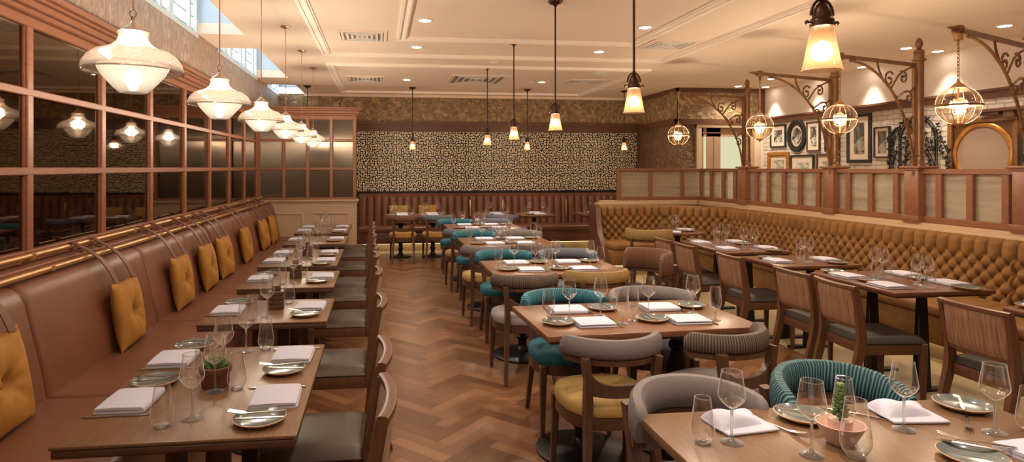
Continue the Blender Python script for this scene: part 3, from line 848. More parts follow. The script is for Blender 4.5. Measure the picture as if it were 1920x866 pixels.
def banquette_table(x0, x1, y0, y1, label, rz=0.0):
    t = empty('dining_table', ((x0+x1)/2, (y0+y1)/2, 0), rz); w, l = x1-x0, y1-y0
    table_top(t, w, l, W_TABLE_D, W_EDGE, .028)
    blade_legs(t, l/2-.2 if l > .8 else l/2-.16)
    tag(t, label, 'table', 'tables along the ochre banquette'); return t

# ------------------------------------------------------------------ chairs
def make_dining_chair(seat_mat, panel_mat):
    t = empty('dining_chair')
    for s in (-1, 1):
        m = MB(); m.tbox((s*.195,.195,0), (s*.195,.195,.43), .026, .026, .042, .042, bev=.004); m.build('leg', W_CHAIR, t)
        m = MB(); path = [(s*.196,-.335,0),(s*.196,-.29,.18),(s*.196,-.238,.38),(s*.196,-.228,.47),(s*.197,-.236,.58),(s*.200,-.258,.71),(s*.202,-.276,.80)]
        m.sweep(path, [(-.015,-.024),(.015,-.024),(.015,.024),(-.015,.024)], up=(0,1,0), scale=[.85,.95,1.15,1.15,1.0,.92,.85]); m.build('leg', W_CHAIR, t)
    m = MB(); m.box(-.205,.205,-.225,.21,.355,.425,.006); m.build('seat_frame', W_CHAIR, t)
    m = MB()
    def dome(u, v):
        x, y = 2*u-1, 2*v-1
        e = (1-x**6)*(1-y**6)
        return (x*.212, -.008+y*.222, .432+.05*max(e,0)**.35)
    m.grid(dome, 20, 20); m.box(-.208,.208,-.226,.210,.424,.44,.006); m.build('seat', seat_mat, t, smooth=60)
    def curve(x, z):      # back surface y at height z, bowed backwards
        k = (z-.47)/.33
        return -.226-.05*k-.03*(1-(x/.2)**2)
    m = MB(); nx = 14
    for off in (.020, -.020):
        m.grid(lambda u, v: ((2*u-1)*.186, curve((2*u-1)*.186, .545+.247*v)+off*(1 if .02 < u < .98 and .02 < v < .98 else .5), .545+.247*v), nx, 8)
    bmesh.ops.remove_doubles(m.bm, verts=m.bm.verts, dist=.0005)
    bd = [e for e in m.bm.edges if e.is_boundary]
    if bd: bmesh.ops.bridge_loops(m.bm, edges=bd)
    m.build('backrest', panel_mat, t, smooth=50)
    m = MB(); m.sweep([((2*i/12-1)*.215, curve((2*i/12-1)*.2, .802), .802) for i in range(13)], [(-.019,-.012),(.019,-.012),(.019,.008),(.010,.013),(-.010,.013),(-.019,.008)]); m.build('top_rail', W_CHAIR, t)
    m = MB(); m.sweep([((2*i/12-1)*.19, curve((2*i/12-1)*.2, .538), .538) for i in range(13)], [(-.013,-.012),(.013,-.012),(.013,.012),(-.013,.012)]); m.build('back_rail', W_CHAIR, t)
    return t
def make_tub_chair(seat_mat, back_mat, crest_h=.09, zc=.692, wrap=100, wood=None, rx=.262, ry=.275, drop=0.0):
    wood = wood or W_DARK
    t = empty('tub_chair')
    def outline(k, n=40):
        pts = []
        for i in range(n):
            a = 2*PI*i/n; c, s = math.cos(a), math.sin(a)
            e = 2/3.0
            x = .235*math.copysign(abs(c)**e, c); y = .225*math.copysign(abs(s)**e, s)
            if y < 0: x *= 1+.38*y                 # narrower to the rear
            pts.append((x*k, y*k))
        return pts
    m = MB(); m.prism(outline(.97), .365, .43, bev=.004); m.build('seat_frame', wood, t)
    m = MB()
    lay = [(.985,.428),(1.0,.44),(1.0,.462),(.97,.482),(.86,.496),(.6,.505),(.3,.508)]
    rings = [m._v([(x, y, z) for x, y in outline(k)]) for k, z in lay]
    for A, B in zip(rings, rings[1:]):
        for i in range(40): m.face([A[i], A[(i+1)%40], B[(i+1)%40], B[i]])
    m.face(rings[0][::-1]); m.face(rings[-1])
    m.build('seat', seat_mat, t, smooth=60)
    for s in (-1, 1):
        m = MB(); m.tbox((s*.205,.20,0), (s*.195,.175,.42), .024, .024, .044, .044, bev=.005); m.build('leg', wood, t)
        path = [(s*.185,-.275,0),(s*.172,-.235,.22),(s*.160,-.205,.40),(s*.158,-.205,.50),(s*.165,-.225,.60),(s*.178,-.225,.715)]
        m = MB(); m.sweep(path, [(-.016,-.021),(.016,-.021),(.016,.021),(-.016,.021)], up=(0,1,0), scale=[.75,.95,1.1,1.15,1.0,1.1]); m.build('leg', wood, t)
    # dipped rail that flares into the uprights
    m = MB(); n = 14
    pa = []; sc = []
    for i in range(n+1):
        u = 2*i/n-1
        pa.append((u*.158, -.215-.022*(1-u*u), .555+.03*abs(u)**3)); sc.append(.85+.5*abs(u)**4)
    m.sweep(pa, [(-.012,-.034),(.012,-.034),(.012,.034),(-.012,.034)], scale=sc); m.build('back_rail', wood, t)
    # crest: padded arc
    def arc(k, z, a0, a1, n=36):
        out = []
        for i in range(n+1):
            a = math.radians(a0+(a1-a0)*i/n)
            out.append((rx*k*math.cos(a), .03+ry*k*math.sin(a), z-drop*abs(2*i/n-1)**3))
        return out
    a0, a1 = 270-wrap, 270+wrap
    h = crest_h; w = .03
    sec = [(-w,.012),(-w*.6,.0),(w*.6,.0),(w,.012),(w*1.05,h*.5),(w*.85,h-.016),(w*.45,h),(-w*.45,h),(-w*.85,h-.016),(-w*1.05,h*.5)]
    n = 36
    m = MB(); P = arc(1, zc+.014, a0, a1, n); sc = [1]*len(P)
    sc[0] = sc[-1] = .72; sc[1] = sc[-2] = .93
    m.sweep(P, sec, scale=sc); bk = m.build('backrest', back_mat, t, smooth=50)
    m = MB(); m.sweep(arc(1, zc, a0+4, a1-4, n), [(-.022,-.012),(.022,-.012),(.022,.013),(-.022,.013)]); m.build('crest_rail', wood, bk)
    return t
# ------------------------------------------------------------------ tableware
def make_wine():
    m = MB()
    m.lathe([(.0065,.106),(.012,.109),(.024,.119),(.034,.130),(.0395,.140),(.0405,.147),(.039,.158),(.035,.185),(.031,.212),(.030,.220)], seg=32, mi=0)
    m.lathe([(0,.0),(.033,.0),(.0335,.0015),(.030,.003),(.016,.006),(.007,.012),(.0042,.022),(.0038,.05),(.0038,.085),(.005,.100),(.0065,.106),(0,.108)], seg=24, mi=1)
    m.lathe([(.0291,.2192),(.0306,.2192),(.0306,.2207),(.0291,.2207)], seg=32, mi=1, close=True)
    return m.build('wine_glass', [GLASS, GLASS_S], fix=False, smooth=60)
def make_tumbler():
    m = MB()
    m.lathe([(.021,.006),(.030,.016),(.0355,.032),(.036,.044),(.034,.062),(.030,.09),(.0265,.118),(.0238,.14)], seg=32, mi=0)
    m.lathe([(0,.0),(.019,.0),(.0225,.003),(.0225,.007),(.015,.010),(0,.009)], seg=24, mi=1)
    m.lathe([(.0229,.1392),(.0244,.1392),(.0244,.1407),(.0229,.1407)], seg=32, mi=1, close=True)
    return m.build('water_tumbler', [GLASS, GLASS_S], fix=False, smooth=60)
def make_goblet():
    m = MB()
    m.lathe([(.006,.045),(.014,.052),(.026,.072),(.033,.095),(.034,.112),(.032,.14),(.028,.165),(.0245,.188)], seg=28, mi=0)
    m.lathe([(0,0),(.030,0),(.030,.002),(.012,.006),(.006,.014),(.005,.03),(.006,.045),(0,.047)], seg=20, mi=1)
    m.lathe([(.0236,.1872),(.0251,.1872),(.0251,.1887),(.0236,.1887)], seg=28, mi=1, close=True)
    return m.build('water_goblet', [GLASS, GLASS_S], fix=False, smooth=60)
def make_plate():
    m = MB()
    m.lathe([(0,.0),(.055,.0),(.062,.002),(.080,.011),(.0865,.0165),(.0875,.0185),(.085,.0195)], seg=40, mi=1)
    m.lathe([(.085,.0195),(.078,.015),(.066,.008),(.056,.0055),(0,.005)], seg=40, mi=0)
    return m.build('side_plate', [PLATE, PORCELAIN_RIM], smooth=60)
def make_napkin():
    m = MB()
    # folded over once: profile drawn in y-z, drawn out along x
    prof = [(-.083,.0),(.083,.0),(.087,.003),(.0875,.012),(.084,.0205),(.078,.0225),(.0,.0245),(-.074,.0215),(-.081,.0195),(-.082,.0155),(-.077,.0135),(.066,.0125),(.066,.0105),(-.080,.0095),(-.086,.006)]
    xs = [-.1,-.098,-.09,0,.09,.098,.1]; rows = []
    for x in xs:
        k = 1-.03*(abs(x)/.1)**8; rows.append(m._v([(x, y*k, z*(1-.10*(abs(x)/.1)**6)) for y, z in prof]))
    for A, B in zip(rows, rows[1:]):
        for j in range(len(prof)):
            k = (j+1) % len(prof); m.face([A[j], A[k], B[k], B[j]])
    m.face(rows[0]); m.face(rows[-1][::-1])
    return m.build('napkin', NAPKIN, smooth=50)
def make_loose_napkin():
    """tented white linen: a flat layer with a puffed fold on top"""
    m = MB(); m.box(-.095,.095,-.072,.072,0,.010,.004)
    def f(u, v):
        x, y = 2*u-1, 2*v-1
        e = (1-abs(x)**4)*(1-abs(y)**3)
        return (.012+x*.085+.006*math.sin(3*y), -.016+y*.052+.008*x*y, .009+.034*max(e,0)**.55*(1+.25*math.sin(3*x+2*y)))
    m.grid(f, 22, 16)
    return m.build('napkin', NAPKIN, smooth=60)
def knife_mesh(L):
    m = MB(); b = .42*L
    prof = [(-.0045,-L/2),(.0045,-L/2),(.0052,-L/2+.02),(.0042,0),(.0046,L/2-b),(.008,L/2-b+.03),(.0085,L/2-.04),(.006,L/2-.012),(.001,L/2),(-.003,L/2-.01),(-.0045,L/2-b+.02),(-.0042,0)]
    m.prism(prof, .001, .0045, bev=.0008, seg=1); return m
def make_knife(): return knife_mesh(.22).build('dinner_knife', STEEL)
def make_butter(): return knife_mesh(.165).build('butter_knife', STEEL)
def make_fork():
    m = MB(); L = .19
    pts = [(-.004,-L/2),(.004,-L/2),(.0045,-L/2+.03),(.0028,.0),(.003,.035),(.011,.048),(.0115,.095),(.0085,.095),(.0078,.056),(.0045,.056),(.0042,.095),(.0015,.095),(.0012,.056),(-.0012,.056),(-.0015,.095),(-.0042,.095),(-.0045,.056),(-.0078,.056),(-.0085,.095),(-.0115,.095),(-.011,.048),(-.003,.035),(-.0028,0),(-.0045,-L/2+.03)]
    a = []; b = []
    def zz(y): return .001+.010*max(0,(y)/.095)**2-.004*math.exp(-((y-.03)/.03)**2)+.003
    for x, y in pts: a.append((x, y, zz(y))); b.append((x, y, zz(y)+.0022))
    A, B = m._v(a), m._v(b); m.face(A[::-1]); m.face(B)
    for i in range(len(pts)):
        j = (i+1) % len(pts); m.face([A[i], A[j], B[j], B[i]])
    return m.build('fork', STEEL, smooth=40)
def make_pot():
    t = empty('succulent_pot')
    m = MB(); m.lathe([(0,0),(.048,0),(.052,.006),(.054,.05),(.060,.056),(.062,.078),(.058,.080),(.054,.076),(.05,.065),(0,.065)], seg=32); m.build('pot', TERRACOTTA, t, smooth=50)
    m = MB()
    for i in range(30):
        a = i*2.399; tilt = .15+.028*i; r0 = .006+.0006*i
        d = Vector((math.cos(a)*math.sin(tilt), math.sin(a)*math.sin(tilt), math.cos(tilt)))
        p0 = Vector((math.cos(a)*r0, math.sin(a)*r0, .064)); L = .060-.0008*i
        m.tube([p0, p0+d*L*.4, p0+d*L*.8, p0+d*L], .009, 6, scale=[.7,1,.6,.08])
    f = m.build('foliage', LEAF, t); f['kind'] = 'stuff'
    return t
def make_caddy():
    t = empty('wooden_caddy')
    m = MB()
    for z in (0,.027,.054,.081): m.box(-.045-.0001*z,.045,-.045,.045,z+.001,z+.024,.003,seg=1)
    m.box(-.041,.041,-.041,.041,.004,.100); m.build('box', W_DARK, t)
    m = MB(); m.box(-.025,.025,-.004,.004,.09,.135,.002); m.build('card', W_EDGE, t)
    return t
def make_pink_bowl():
    t = empty('pink_planter')
    m = MB(); m.lathe([(0,0),(.036,0),(.04,.006),(.056,.035),(.068,.06),(.07,.063),(.066,.063),(.054,.04),(.038,.02),(0,.02)], seg=36); m.build('bowl', PINK_CLAY, t, smooth=60)
    m = MB(); m.lathe([(0,.02),(.03,.021),(.032,.03),(.034,.070),(.033,.074),(.029,.070),(0,.068)], seg=28); m.build('pot', PINK_CLAY, t, smooth=60)
    m = MB()
    m.tube([(0,0,.065),(.002,0,.12),(0,.002,.18)], .005, 8)
    for k in range(8):
        z = .085+k*.0125; n = 5; rr = .030-.0019*k
        for q in range(n):
            a = q*2*PI/n+k*.62
            d = Vector((math.cos(a), math.sin(a), .35+.12*k))
            d.normalize(); p0 = Vector((0,0,z))
            m.tube([p0, p0+d*rr*.6, p0+d*rr], .0075, 6, scale=[.6,1.15,.2])
    f = m.build('foliage', LEAF, t); f['kind'] = 'stuff'
    return t
TZ = .7505
def put(kind, lx, ly, lrz, org, label, dz=0.0):
    x0, y0, rz = org
    c, s = math.cos(rz), math.sin(rz)
    maker, cat, grp = KINDS[kind]
    return inst(kind, maker, (x0+lx*c-ly*s, y0+lx*s+ly*c, TZ+dz), rz+lrz, label, cat, grp)
KINDS = {
    'napkin': (make_napkin, 'napkin', 'white napkins on the dining tables'),
    'loose_napkin': (make_loose_napkin, 'napkin', 'white napkins on the dining tables'),
    'plate': (make_plate, 'plate', 'grey side plates on the dining tables'),
    'knife': (make_knife, 'knife', 'dinner knives on the dining tables'),
    'butter': (make_butter, 'knife', 'small knives on the side plates'),
    'fork': (make_fork, 'fork', 'forks on the dining tables'),
    'wine': (make_wine, 'wine glass', 'wine glasses on the dining tables'),
    'tumbler': (make_tumbler, 'water glass', 'water glasses on the dining tables'),
    'goblet': (make_goblet, 'water glass', 'water glasses on the dining tables'),
    'pot': (make_pot, 'potted plant', 'small potted succulents on the dining tables'),
}
def setting(x, y, rz, d, wine=(.13,.245), water=(.165,.16), wk='tumbler', side=False, nap='napkin', cutlery=True, plate=(-.205,.02), jit=1.0):
    """one cover; the guest sits at local -y"""
    o = (x, y, rz); j = lambda a: random.uniform(-a, a)*jit
    put(nap, j(.006), j(.006), j(.05), o, f'folded white napkin at {d}')
    put('plate', plate[0]+j(.006), plate[1]+j(.008), j(3), o, f'grey side plate at {d}')
    if cutlery:
        put('knife', .122+j(.004), .005+j(.01), j(.04), o, f'steel dinner knife beside the napkin at {d}')
        put('butter', plate[0]-.018, plate[1]+.0+j(.01), .06+j(.2), o, f'small knife lying across the plate at {d}', .0195)
        if side: put('fork', -.112, .015+j(.01), j(.06), o, f'steel fork beside the napkin at {d}')
        else: put('fork', plate[0]+.03, plate[1]+.005+j(.01), .1+j(.12), o, f'steel fork resting on the plate at {d}', .0195)
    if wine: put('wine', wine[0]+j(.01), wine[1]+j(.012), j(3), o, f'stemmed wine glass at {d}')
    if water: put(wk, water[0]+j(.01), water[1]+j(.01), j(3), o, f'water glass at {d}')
# ------------------------------------------------------------------ lamps
M_DOME = m_lit_shade('prismatic_dome_glass', (240,218,196), (255,214,180), .52, .10, .5, .055)
M_BOWL = m_lit_shade('frosted_bowl_glass', (250,236,214), (255,232,204), .12, .18, .12, .012)
M_BELL = m_lit_shade('amber_bell_glass', (240,178,120), (255,170,110), .22, .20, .15, .022)
M_BULB = m_emit('lamp_bulb', (255,232,205), 8)
M_BULB2 = m_emit('candle_bulb', (255,216,160), 26)
M_GLOBE = m_thin_glass('globe_lantern_glass', (1,.95,.88), base=.06, edge=.7, power=1.6, tcol=.97, rim0=.86, rimw=.5)
M_LENS = m_emit('downlight_lens', (255,236,214), 14)
def light(name, typ, loc, energy, color, parent=None, size=.05, rot=None, spot=None, blend=.5):
    d = bpy.data.lights.new(name, typ); d.energy = energy; d.color = color
    if typ == 'AREA': d.shape = 'DISK'; d.size = size
    else: d.shadow_soft_size = size
    if typ == 'SPOT': d.spot_size = spot; d.spot_blend = blend
    o = bpy.data.objects.new(name, d); COL.objects.link(o); o.location = loc
    if rot: o.rotation_euler = rot
    if parent: o.parent = parent
    return o
WARM = (1.0, .82, .62); WARM2 = (1.0, .88, .74)
def make_dome_pendant():
    """base of the empty = bottom of the glass bowl (z 1.90)"""
    t = empty('dome_pendant')
    m = MB()
    prof = [(.058,.248),(.0585,.240),(.053,.222),(.060,.203),(.078,.186),(.105,.173),(.138,.163),(.165,.142),(.181,.116),(.188,.092),(.188,.085),(.1845,.083)]
    m.lathe(prof, seg=48); m.lathe([(.183,.084),(.190,.0815),(.190,.0865),(.184,.089)], seg=48, close=True)
    m.build('dome_shade', M_DOME, t, smooth=60, fix=False)
    m = MB(); m.lathe([(.134,.107),(.127,.088),(.112,.063),(.094,.042),(.072,.018),(.053,.001),(.050,-.001),(0,-.001)], seg=48)
    m.build('bowl_shade', M_BOWL, t, smooth=60, fix=False)
    m = MB(); m.lathe([(0,.290),(.006,.290),(.012,.280),(.024,.268),(.044,.255),(.056,.246),(.058,.242),(.05,.240),(0,.24)], seg=32)
    m.lathe([(0,.288),(.008,.288),(.008,.305),(0,.305)], seg=12); lc = m.build('lamp_cap', CHROME, t, smooth=50)
    m = MB(); m.tube([(.012*math.cos(a),0,.318+.016*math.sin(a)) for a in [2*PI*i/14 for i in range(14)]], .003, 6, closed=True)
    m.build('hanging_ring', CHROME, lc)
    m = MB(); m.tube([(0,0,.33),(0,0,CZ-1.90-.02)], .0042, 8); m.build('rod', BRASS, t)
    m = MB(); m.lathe([(0,CZ-1.90-.03),(.01,CZ-1.90-.028),(.03,CZ-1.90-.014),(.055,CZ-1.90-.006),(.055,CZ-1.90),(0,CZ-1.90)], seg=24); m.build('ceiling_rose', BRASS, t, smooth=50)
    m = MB(); m.ball((0,0,.062), .032, 16, 1.1); m.build('bulb', M_BULB, t)
    return t
def make_bell_pendant():
    """base = lower rim of the glass bell (z 1.93)"""
    t = empty('bell_pendant'); H = CZ-1.93
    m = MB(); m.lathe([(.037,.150),(.0385,.135),(.042,.112),(.047,.08),(.0535,.04),(.060,.010),(.064,0),(.062,-.001)], seg=36)
    m.build('bell_shade', M_BELL, t, smooth=60, fix=False)
    m = MB(); m.lathe([(0,.235),(.008,.232),(.018,.222),(.026,.205),(.030,.19),(.030,.178),(.035,.175),(.038,.165),(.038,.148),(.033,.145),(0,.145)], seg=28)
    for s in (-1, 1):
        m.tube([(s*.036,0,.158),(s*.05,0,.160)], .004, 8); m.ball((s*.055,0,.161), .008, 10)
    sh = m.build('shade_holder', BRONZE, t, smooth=50)
    m = MB(); m.tube([(.040*math.cos(a),0,.185+.055*math.sin(a)) for a in [PI*i/16 for i in range(17)]], .005, 8); m.build('yoke', BRONZE, sh)
    m = MB(); m.tube([(0,0,.24),(0,0,H-.02)], .0075, 10); m.ball((0,0,.243), .012, 10); m.build('rod', BRONZE, t)
    m = MB(); m.lathe([(0,H-.055),(.012,H-.052),(.02,H-.035),(.05,H-.025),(.065,H-.012),(.065,H),(0,H)], seg=28); m.build('ceiling_rose', BRONZE, t, smooth=50)
    m = MB(); m.ball((0,0,.075), .026, 16); m.build('bulb', M_BULB, t)
    return t
def make_globe():
    """base = centre of the globe"""
    t = empty('globe_lantern'); R = .139
    m = MB(); n = 24
    m.lathe([(R*math.sin(PI*i/n), -R*math.cos(PI*i/n)) for i in range(1, n)], seg=40); m.build('globe_glass', M_GLOBE, t, smooth=80, fix=False)
    m = MB(); m.lathe([(R-.002,-.007),(R+.006,-.007),(R+.009,0),(R+.006,.007),(R-.002,.007)], seg=48, close=True); m.build('globe_band', BRONZE_L, t, smooth=40)
    for k in range(3):
        a = k*PI/3+.5
        m = MB(); m.tube([((R+.002)*math.cos(b)*math.cos(a), (R+.002)*math.cos(b)*math.sin(a), (R+.002)*math.sin(b)) for b in [2*PI*i/40 for i in range(40)]], .0024, 6, closed=True)
        m.build('globe_rib', BRONZE_L, t)
    m = MB(); m.lathe([(0,R+.055),(.008,R+.05),(.012,R+.03),(.03,R+.015),(.055,R-.012),(.05,R-.016),(0,R-.01)], seg=28)
    m.build('globe_cap', BRASS, t, smooth=50); m = MB(); m.lathe([(0,-R-.03),(.006,-R-.026),(.01,-R-.012),(.03,-R-.006),(.04,-R+.006),(0,-R+.006)], seg=24); m.build('globe_pendant_knob', BRASS, t, smooth=50)
    m = MB(); m.tube([(0,0,-R),(0,0,R)], .006, 8); m.lathe([(0,.045),(.03,.045),(.034,.03),(.03,.02),(0,.02)], seg=20)
    for k in range(3):
        a = k*2*PI/3+.9
        m.tube([(0,0,-.06),(.025*math.cos(a),.025*math.sin(a),-.068),(.05*math.cos(a),.05*math.sin(a),-.05)], .004, 6)
        m.tube([(.05*math.cos(a),.05*math.sin(a),-.055),(.05*math.cos(a),.05*math.sin(a),-.02)], .009, 8)
    cd = m.build('candelabra', BRASS, t)
    for k in range(3):
        a = k*2*PI/3+.9
        m = MB(); m.lathe([(0,0),(.010,.004),(.0125,.018),(.009,.036),(.003,.052),(0,.056)], (.05*math.cos(a),.05*math.sin(a),-.02), 12); m.build('candle_bulb', M_BULB2, cd)
    return t
def chain(parent, z0, z1, r=.008):
    m = MB(); n = int((z1-z0)/.024)
    for i in range(n):
        z = z0+(z1-z0)*(i+.5)/n; q = []
        for k in range(10):
            a = 2*PI*k/10; x = r*math.cos(a); zz = .017*math.sin(a)
            q.append((x,0,z+zz) if i % 2 else (0,x,z+zz))
        m.tube(q, .0024, 5, closed=True)
    m.build('chain', BRASS, parent)
def spiral(m, c, r0, turns, a0, sgn, r, M, n=26):
    pts = []
    for i in range(n+1):
        f = i/n; a = a0+sgn*turns*2*PI*f; rr = r0*(1-.82*f)
        pts.append(M @ Vector((c[0]+rr*math.cos(a), 0, c[1]+rr*math.sin(a))))
    m.tube(pts, r, 6); m.ball(pts[-1], r*1.7, 8)
def lamp_post(y, tip, label, tall=True):
    """square wooden pier on the screen, turned column and a scrolled bracket arm reaching over the tables; base on the screen wall"""
    X = 5.4; t = empty('lamp_post', (X, y, 1.05))
    m = MB(); m.box(-.09,.09,-.085,.085,.0,.52,.008); m.box(-.105,.105,-.1,.1,.0,.07,.006); m.box(-.10,.10,-.095,.095,.52,.54,.004); m.box(-.12,.12,-.115,.115,.54,.565,.006)
    m.build('post_pier', W_SCREEN, t)
    m = MB(); m.lathe([(0,.565),(.055,.565),(.055,.59),(.045,.60),(.045,.66),(.055,.665),(.055,.675),(.043,.68),(.043,1.62),(.062,1.625),(.062,1.64),(.046,1.645),(.044,1.70),(.05,1.705),(.046,1.73),(.02,1.745),(0,1.745)], seg=24)
    pc = m.build('post_column', BRONZE_L, t, smooth=50)
    m = MB(); m.lathe([(0,1.74),(.016,1.745),(.022,1.755),(.034,1.785),(.034,1.81),(.022,1.84),(.008,1.856),(0,1.86)], seg=18); m.build('finial', BRONZE_L, pc, smooth=60)
    # bracket in the vertical plane from the post to the tip
    v = Vector((tip[0]-X, tip[1]-y, 0)); L = v.length; v.normalize()
    M = Matrix.Translation((0,0,0)) @ Matrix(((v.x,0,0,0),(v.y,0,0,0),(0,0,1,0),(0,0,0,1)))
    W = lambda s, z: M @ Vector((s, 0, z))
    zt = tip[2]-1.05; off = .085
    m = MB(); m.sweep([W(off,.49), W(off,zt)], [(-.012,-.016),(.012,-.016),(.012,.016),(-.012,.016)], up=(v.x,v.y,0)); m.box(-.06,.0,-.012,.012,zt-.14,zt-.11); m.build('bracket_upright', BRONZE_L, t)
    m = MB(); m.sweep([W(off-.012,zt), W(L-.02,zt)], [(-.012,-.017),(.012,-.017),(.012,.017),(-.012,.017)])
    m.lathe([(0,-.03),(.035,-.03),(.04,-.01),(.04,.012),(.03,.03),(0,.03)], W(L-.09,zt), 16); m.tube([W(L-.05,zt), W(L+.02,zt+.004), W(L+.09,zt+.0)], .02, 8, scale=[1,.7,.1])
    m.build('bracket_bar', BRONZE_L, t)
    pts = []
    for i in range(25):
        f = i/24; a = PI/2*f
        pts.append(W(off+.01+(L-.25-off)*(1-math.sin(a)), zt-.03-(zt-.50)*(1-math.cos(a))*1.0))
    m = MB(); m.tube(pts, .0125, 8); m.build('bracket_brace', BRONZE_L, t)
    m = MB(); rr = .0095
    for (s, dz, r0, tn, a0, sg) in ((.46,.17,.082,1.15,PI*.75,-1),(.25,.14,.07,1.15,PI*.3,1),(.17,.33,.068,1.1,PI*.25,1),(.30,.40,.052,1.1,PI*1.0,-1),(.16,.66,.062,1.1,PI*.4,1)):
        spiral(m, (s*L/1.25, zt-dz), r0, tn, a0, sg, rr, M)
    k = L/1.25
    m.tube([W(off,zt-.22), W(off+.05*k,zt-.27), W(off+.14*k,zt-.27), W(off+.26*k,zt-.34), W(off+.33*k,zt-.30)], rr, 6)
    m.tube([W(off+.56*k,zt-.01), W(off+.54*k,zt-.08), W(off+.46*k,zt-.20)], rr, 6)
    m.tube([W(off+.02*k,zt-.02), W(off+.13*k,zt-.06), W(off+.24*k,zt-.12), W(off+.36*k,zt-.26)], rr, 6)
    m.tube([W(off,zt-.52), W(off+.06*k,zt-.54), W(off+.14*k,zt-.60)], rr, 6)
    m.build('bracket_scroll', BRONZE_L, t)
    tag(t, label, 'lamp post', 'scrolled lamp posts on the glazed screen')
    return t
POSTS = [(8.64,(4.13,8.25,2.63),'scrolled lamp post standing before the pale door'),(6.85,(4.18,6.45,2.64),'second scrolled lamp post, between oval portrait and tall black frame'),
         (5.675,(4.23,5.30,2.63),'tall scrolled lamp post in front of the iron garden gate'),(4.58,(4.17,4.05,2.60),'scrolled lamp bracket holding the frontmost globe lantern')]
for i, (y, tip, lab) in enumerate(POSTS):
    v = Vector((tip[0]-5.4, tip[1]-y, 0)); v.normalize()
    lamp_post(y, (tip[0]+v.x*.09, tip[1]+v.y*.09, tip[2]), lab)
GL = ['globe lantern in front of the dark papered return wall','globe lantern beside the small black photo frame','globe lantern in front of the tall black picture frame','frontmost and largest looking globe lantern, before the round gold mirror']
g0 = make_globe()
for i, (y, tip, lab) in enumerate(POSTS):
    g = g0 if i == 0 else dup(g0)
    g.location = (tip[0], tip[1], 2.05)
    tag(g, GL[i], 'lantern', 'glass globe lanterns on scrolled brackets')
    chain(g, .195, tip[2]-2.05-.06); m = MB(); m.tube([(0,0,tip[2]-2.05-.015),(0,0,tip[2]-2.05-.075)], .012 if i < 3 else .03, 10); m.build('chain_hook', BRASS, g)
    light('globe_light', 'POINT', (tip[0], tip[1], 2.055), 30, WARM, size=.05)
DP = ['first dome pendant, largest, hanging over the front leather-bench table','second dome pendant from the front over the leather-bench tables','third dome pendant from the front over the leather-bench tables','fourth dome pendant from the front over the leather-bench tables','fifth dome pendant from the front over the leather-bench tables','rearmost small dome pendant near the reeded glass partition']
d0 = make_dome_pendant()
for i in range(6):
    d = d0 if i == 0 else dup(d0)
    d.location = (-.98, 2.64+1.36*i, 1.90); tag(d, DP[i], 'pendant lamp', 'dome pendants above the leather-bench tables')
    light('dome_light', 'POINT', (-.98, 2.64+1.36*i, 2.03), 48, WARM2, size=.05)
b0 = make_bell_pendant(); BP = [(1.49,1.95,'frontmost amber bell pendant beside the scrolled brackets'),(1.52,3.60,'second amber bell pendant over the centre tables'),(1.55,5.40,'third amber bell pendant over the centre tables'),(1.57,7.22,'fourth amber bell pendant over the centre tables'),(1.57,9.05,'rearmost amber bell pendant over the centre tables'),
     (.60,11.55,'bell pendant hanging in front of the dotted panel, beside reeded partition'),(2.77,11.55,'bell pendant over the middle of the rear leather bench'),(4.68,11.55,'bell pendant at the far corner of the dotted panel'),(-1.30,11.55,'bell pendant half hidden behind the reeded glass partition')]
for i, (x, y, lab) in enumerate(BP):
    b = b0 if i == 0 else dup(b0)
    b.location = (x, y, 1.93); tag(b, lab, 'pendant lamp', 'amber bell pendants')
    light('bell_light', 'POINT', (x, y, 1.99), 42, WARM, size=.04)

# ------------------------------------------------------------------ ceiling fittings
def make_downlight():
    t = empty('downlight')
    m = MB(); m.lathe([(.060,-.012),(.078,-.008),(.082,0),(.060,0)], seg=24, close=True); m.build('downlight_ring', WHITE_PAINT, t)
    m = MB(); m.lathe([(0,-.009),(.060,-.009)], seg=24); m.build('downlight_lens', M_LENS, t, fix=False)
    return t
dl0 = make_downlight(); k = 0
ORD = ['first','second','third','fourth','fifth','sixth','seventh','eighth']
def downlight(x, y, lab, energy, wall=False):
    global k
    d = dl0 if k == 0 else dup(dl0); k += 1
    d.location = (x, y, CZ); tag(d, lab, 'downlight', 'recessed ceiling downlights')
    light('downlight_beam', 'SPOT', (x, y, CZ-.03), energy, (1,.89,.75), size=.06, spot=math.radians(70 if wall else 130), blend=.8)
DLE = 19
for i, y in enumerate((6.24,7.64,9.1,10.5)):
    downlight(.45, y, f'{ORD[i]} downlight from the front in the ceiling row over the aisle', DLE)
for i, y in enumerate((6.27,7.66,9.09,10.49)):
    downlight(2.77, y, f'{ORD[i]} downlight from the front in the ceiling row between banquette and centre tables', DLE)
for i, y in enumerate((5.74,6.96,9.63,10.6)):
    downlight(6.45, y, f'{ORD[i]} downlight from the front in the corridor ceiling behind the screen', 40)
for i, y in enumerate((7.1,8.35,9.5,10.65)):
    downlight(7.02, y, f'{ORD[i]} downlight from the front grazing the white picture wall', 60, True)
for rown, pts in (('aisle ceiling row, nearer than the first visible one',((.45,4.84),(.45,3.44),(.45,2.04),(.45,.6),(.45,-.8))),
                  ('ceiling row beside the banquette, nearer than the first visible one',((2.77,4.87),(2.77,3.47),(2.77,2.07),(2.77,.65),(2.77,-.8))),
                  ('ceiling over the front banquette table',((5.0,2.5),(5.0,.5))),('corridor ceiling row, nearer than the first visible one',((6.45,4.4),(6.45,2.6)))):
    for i, (x, y) in enumerate(pts): downlight(x, y, f'{ORD[i]} out-of-view fill-downlight of the {rown}', DLE)  # unseen downlights added as soft fill light
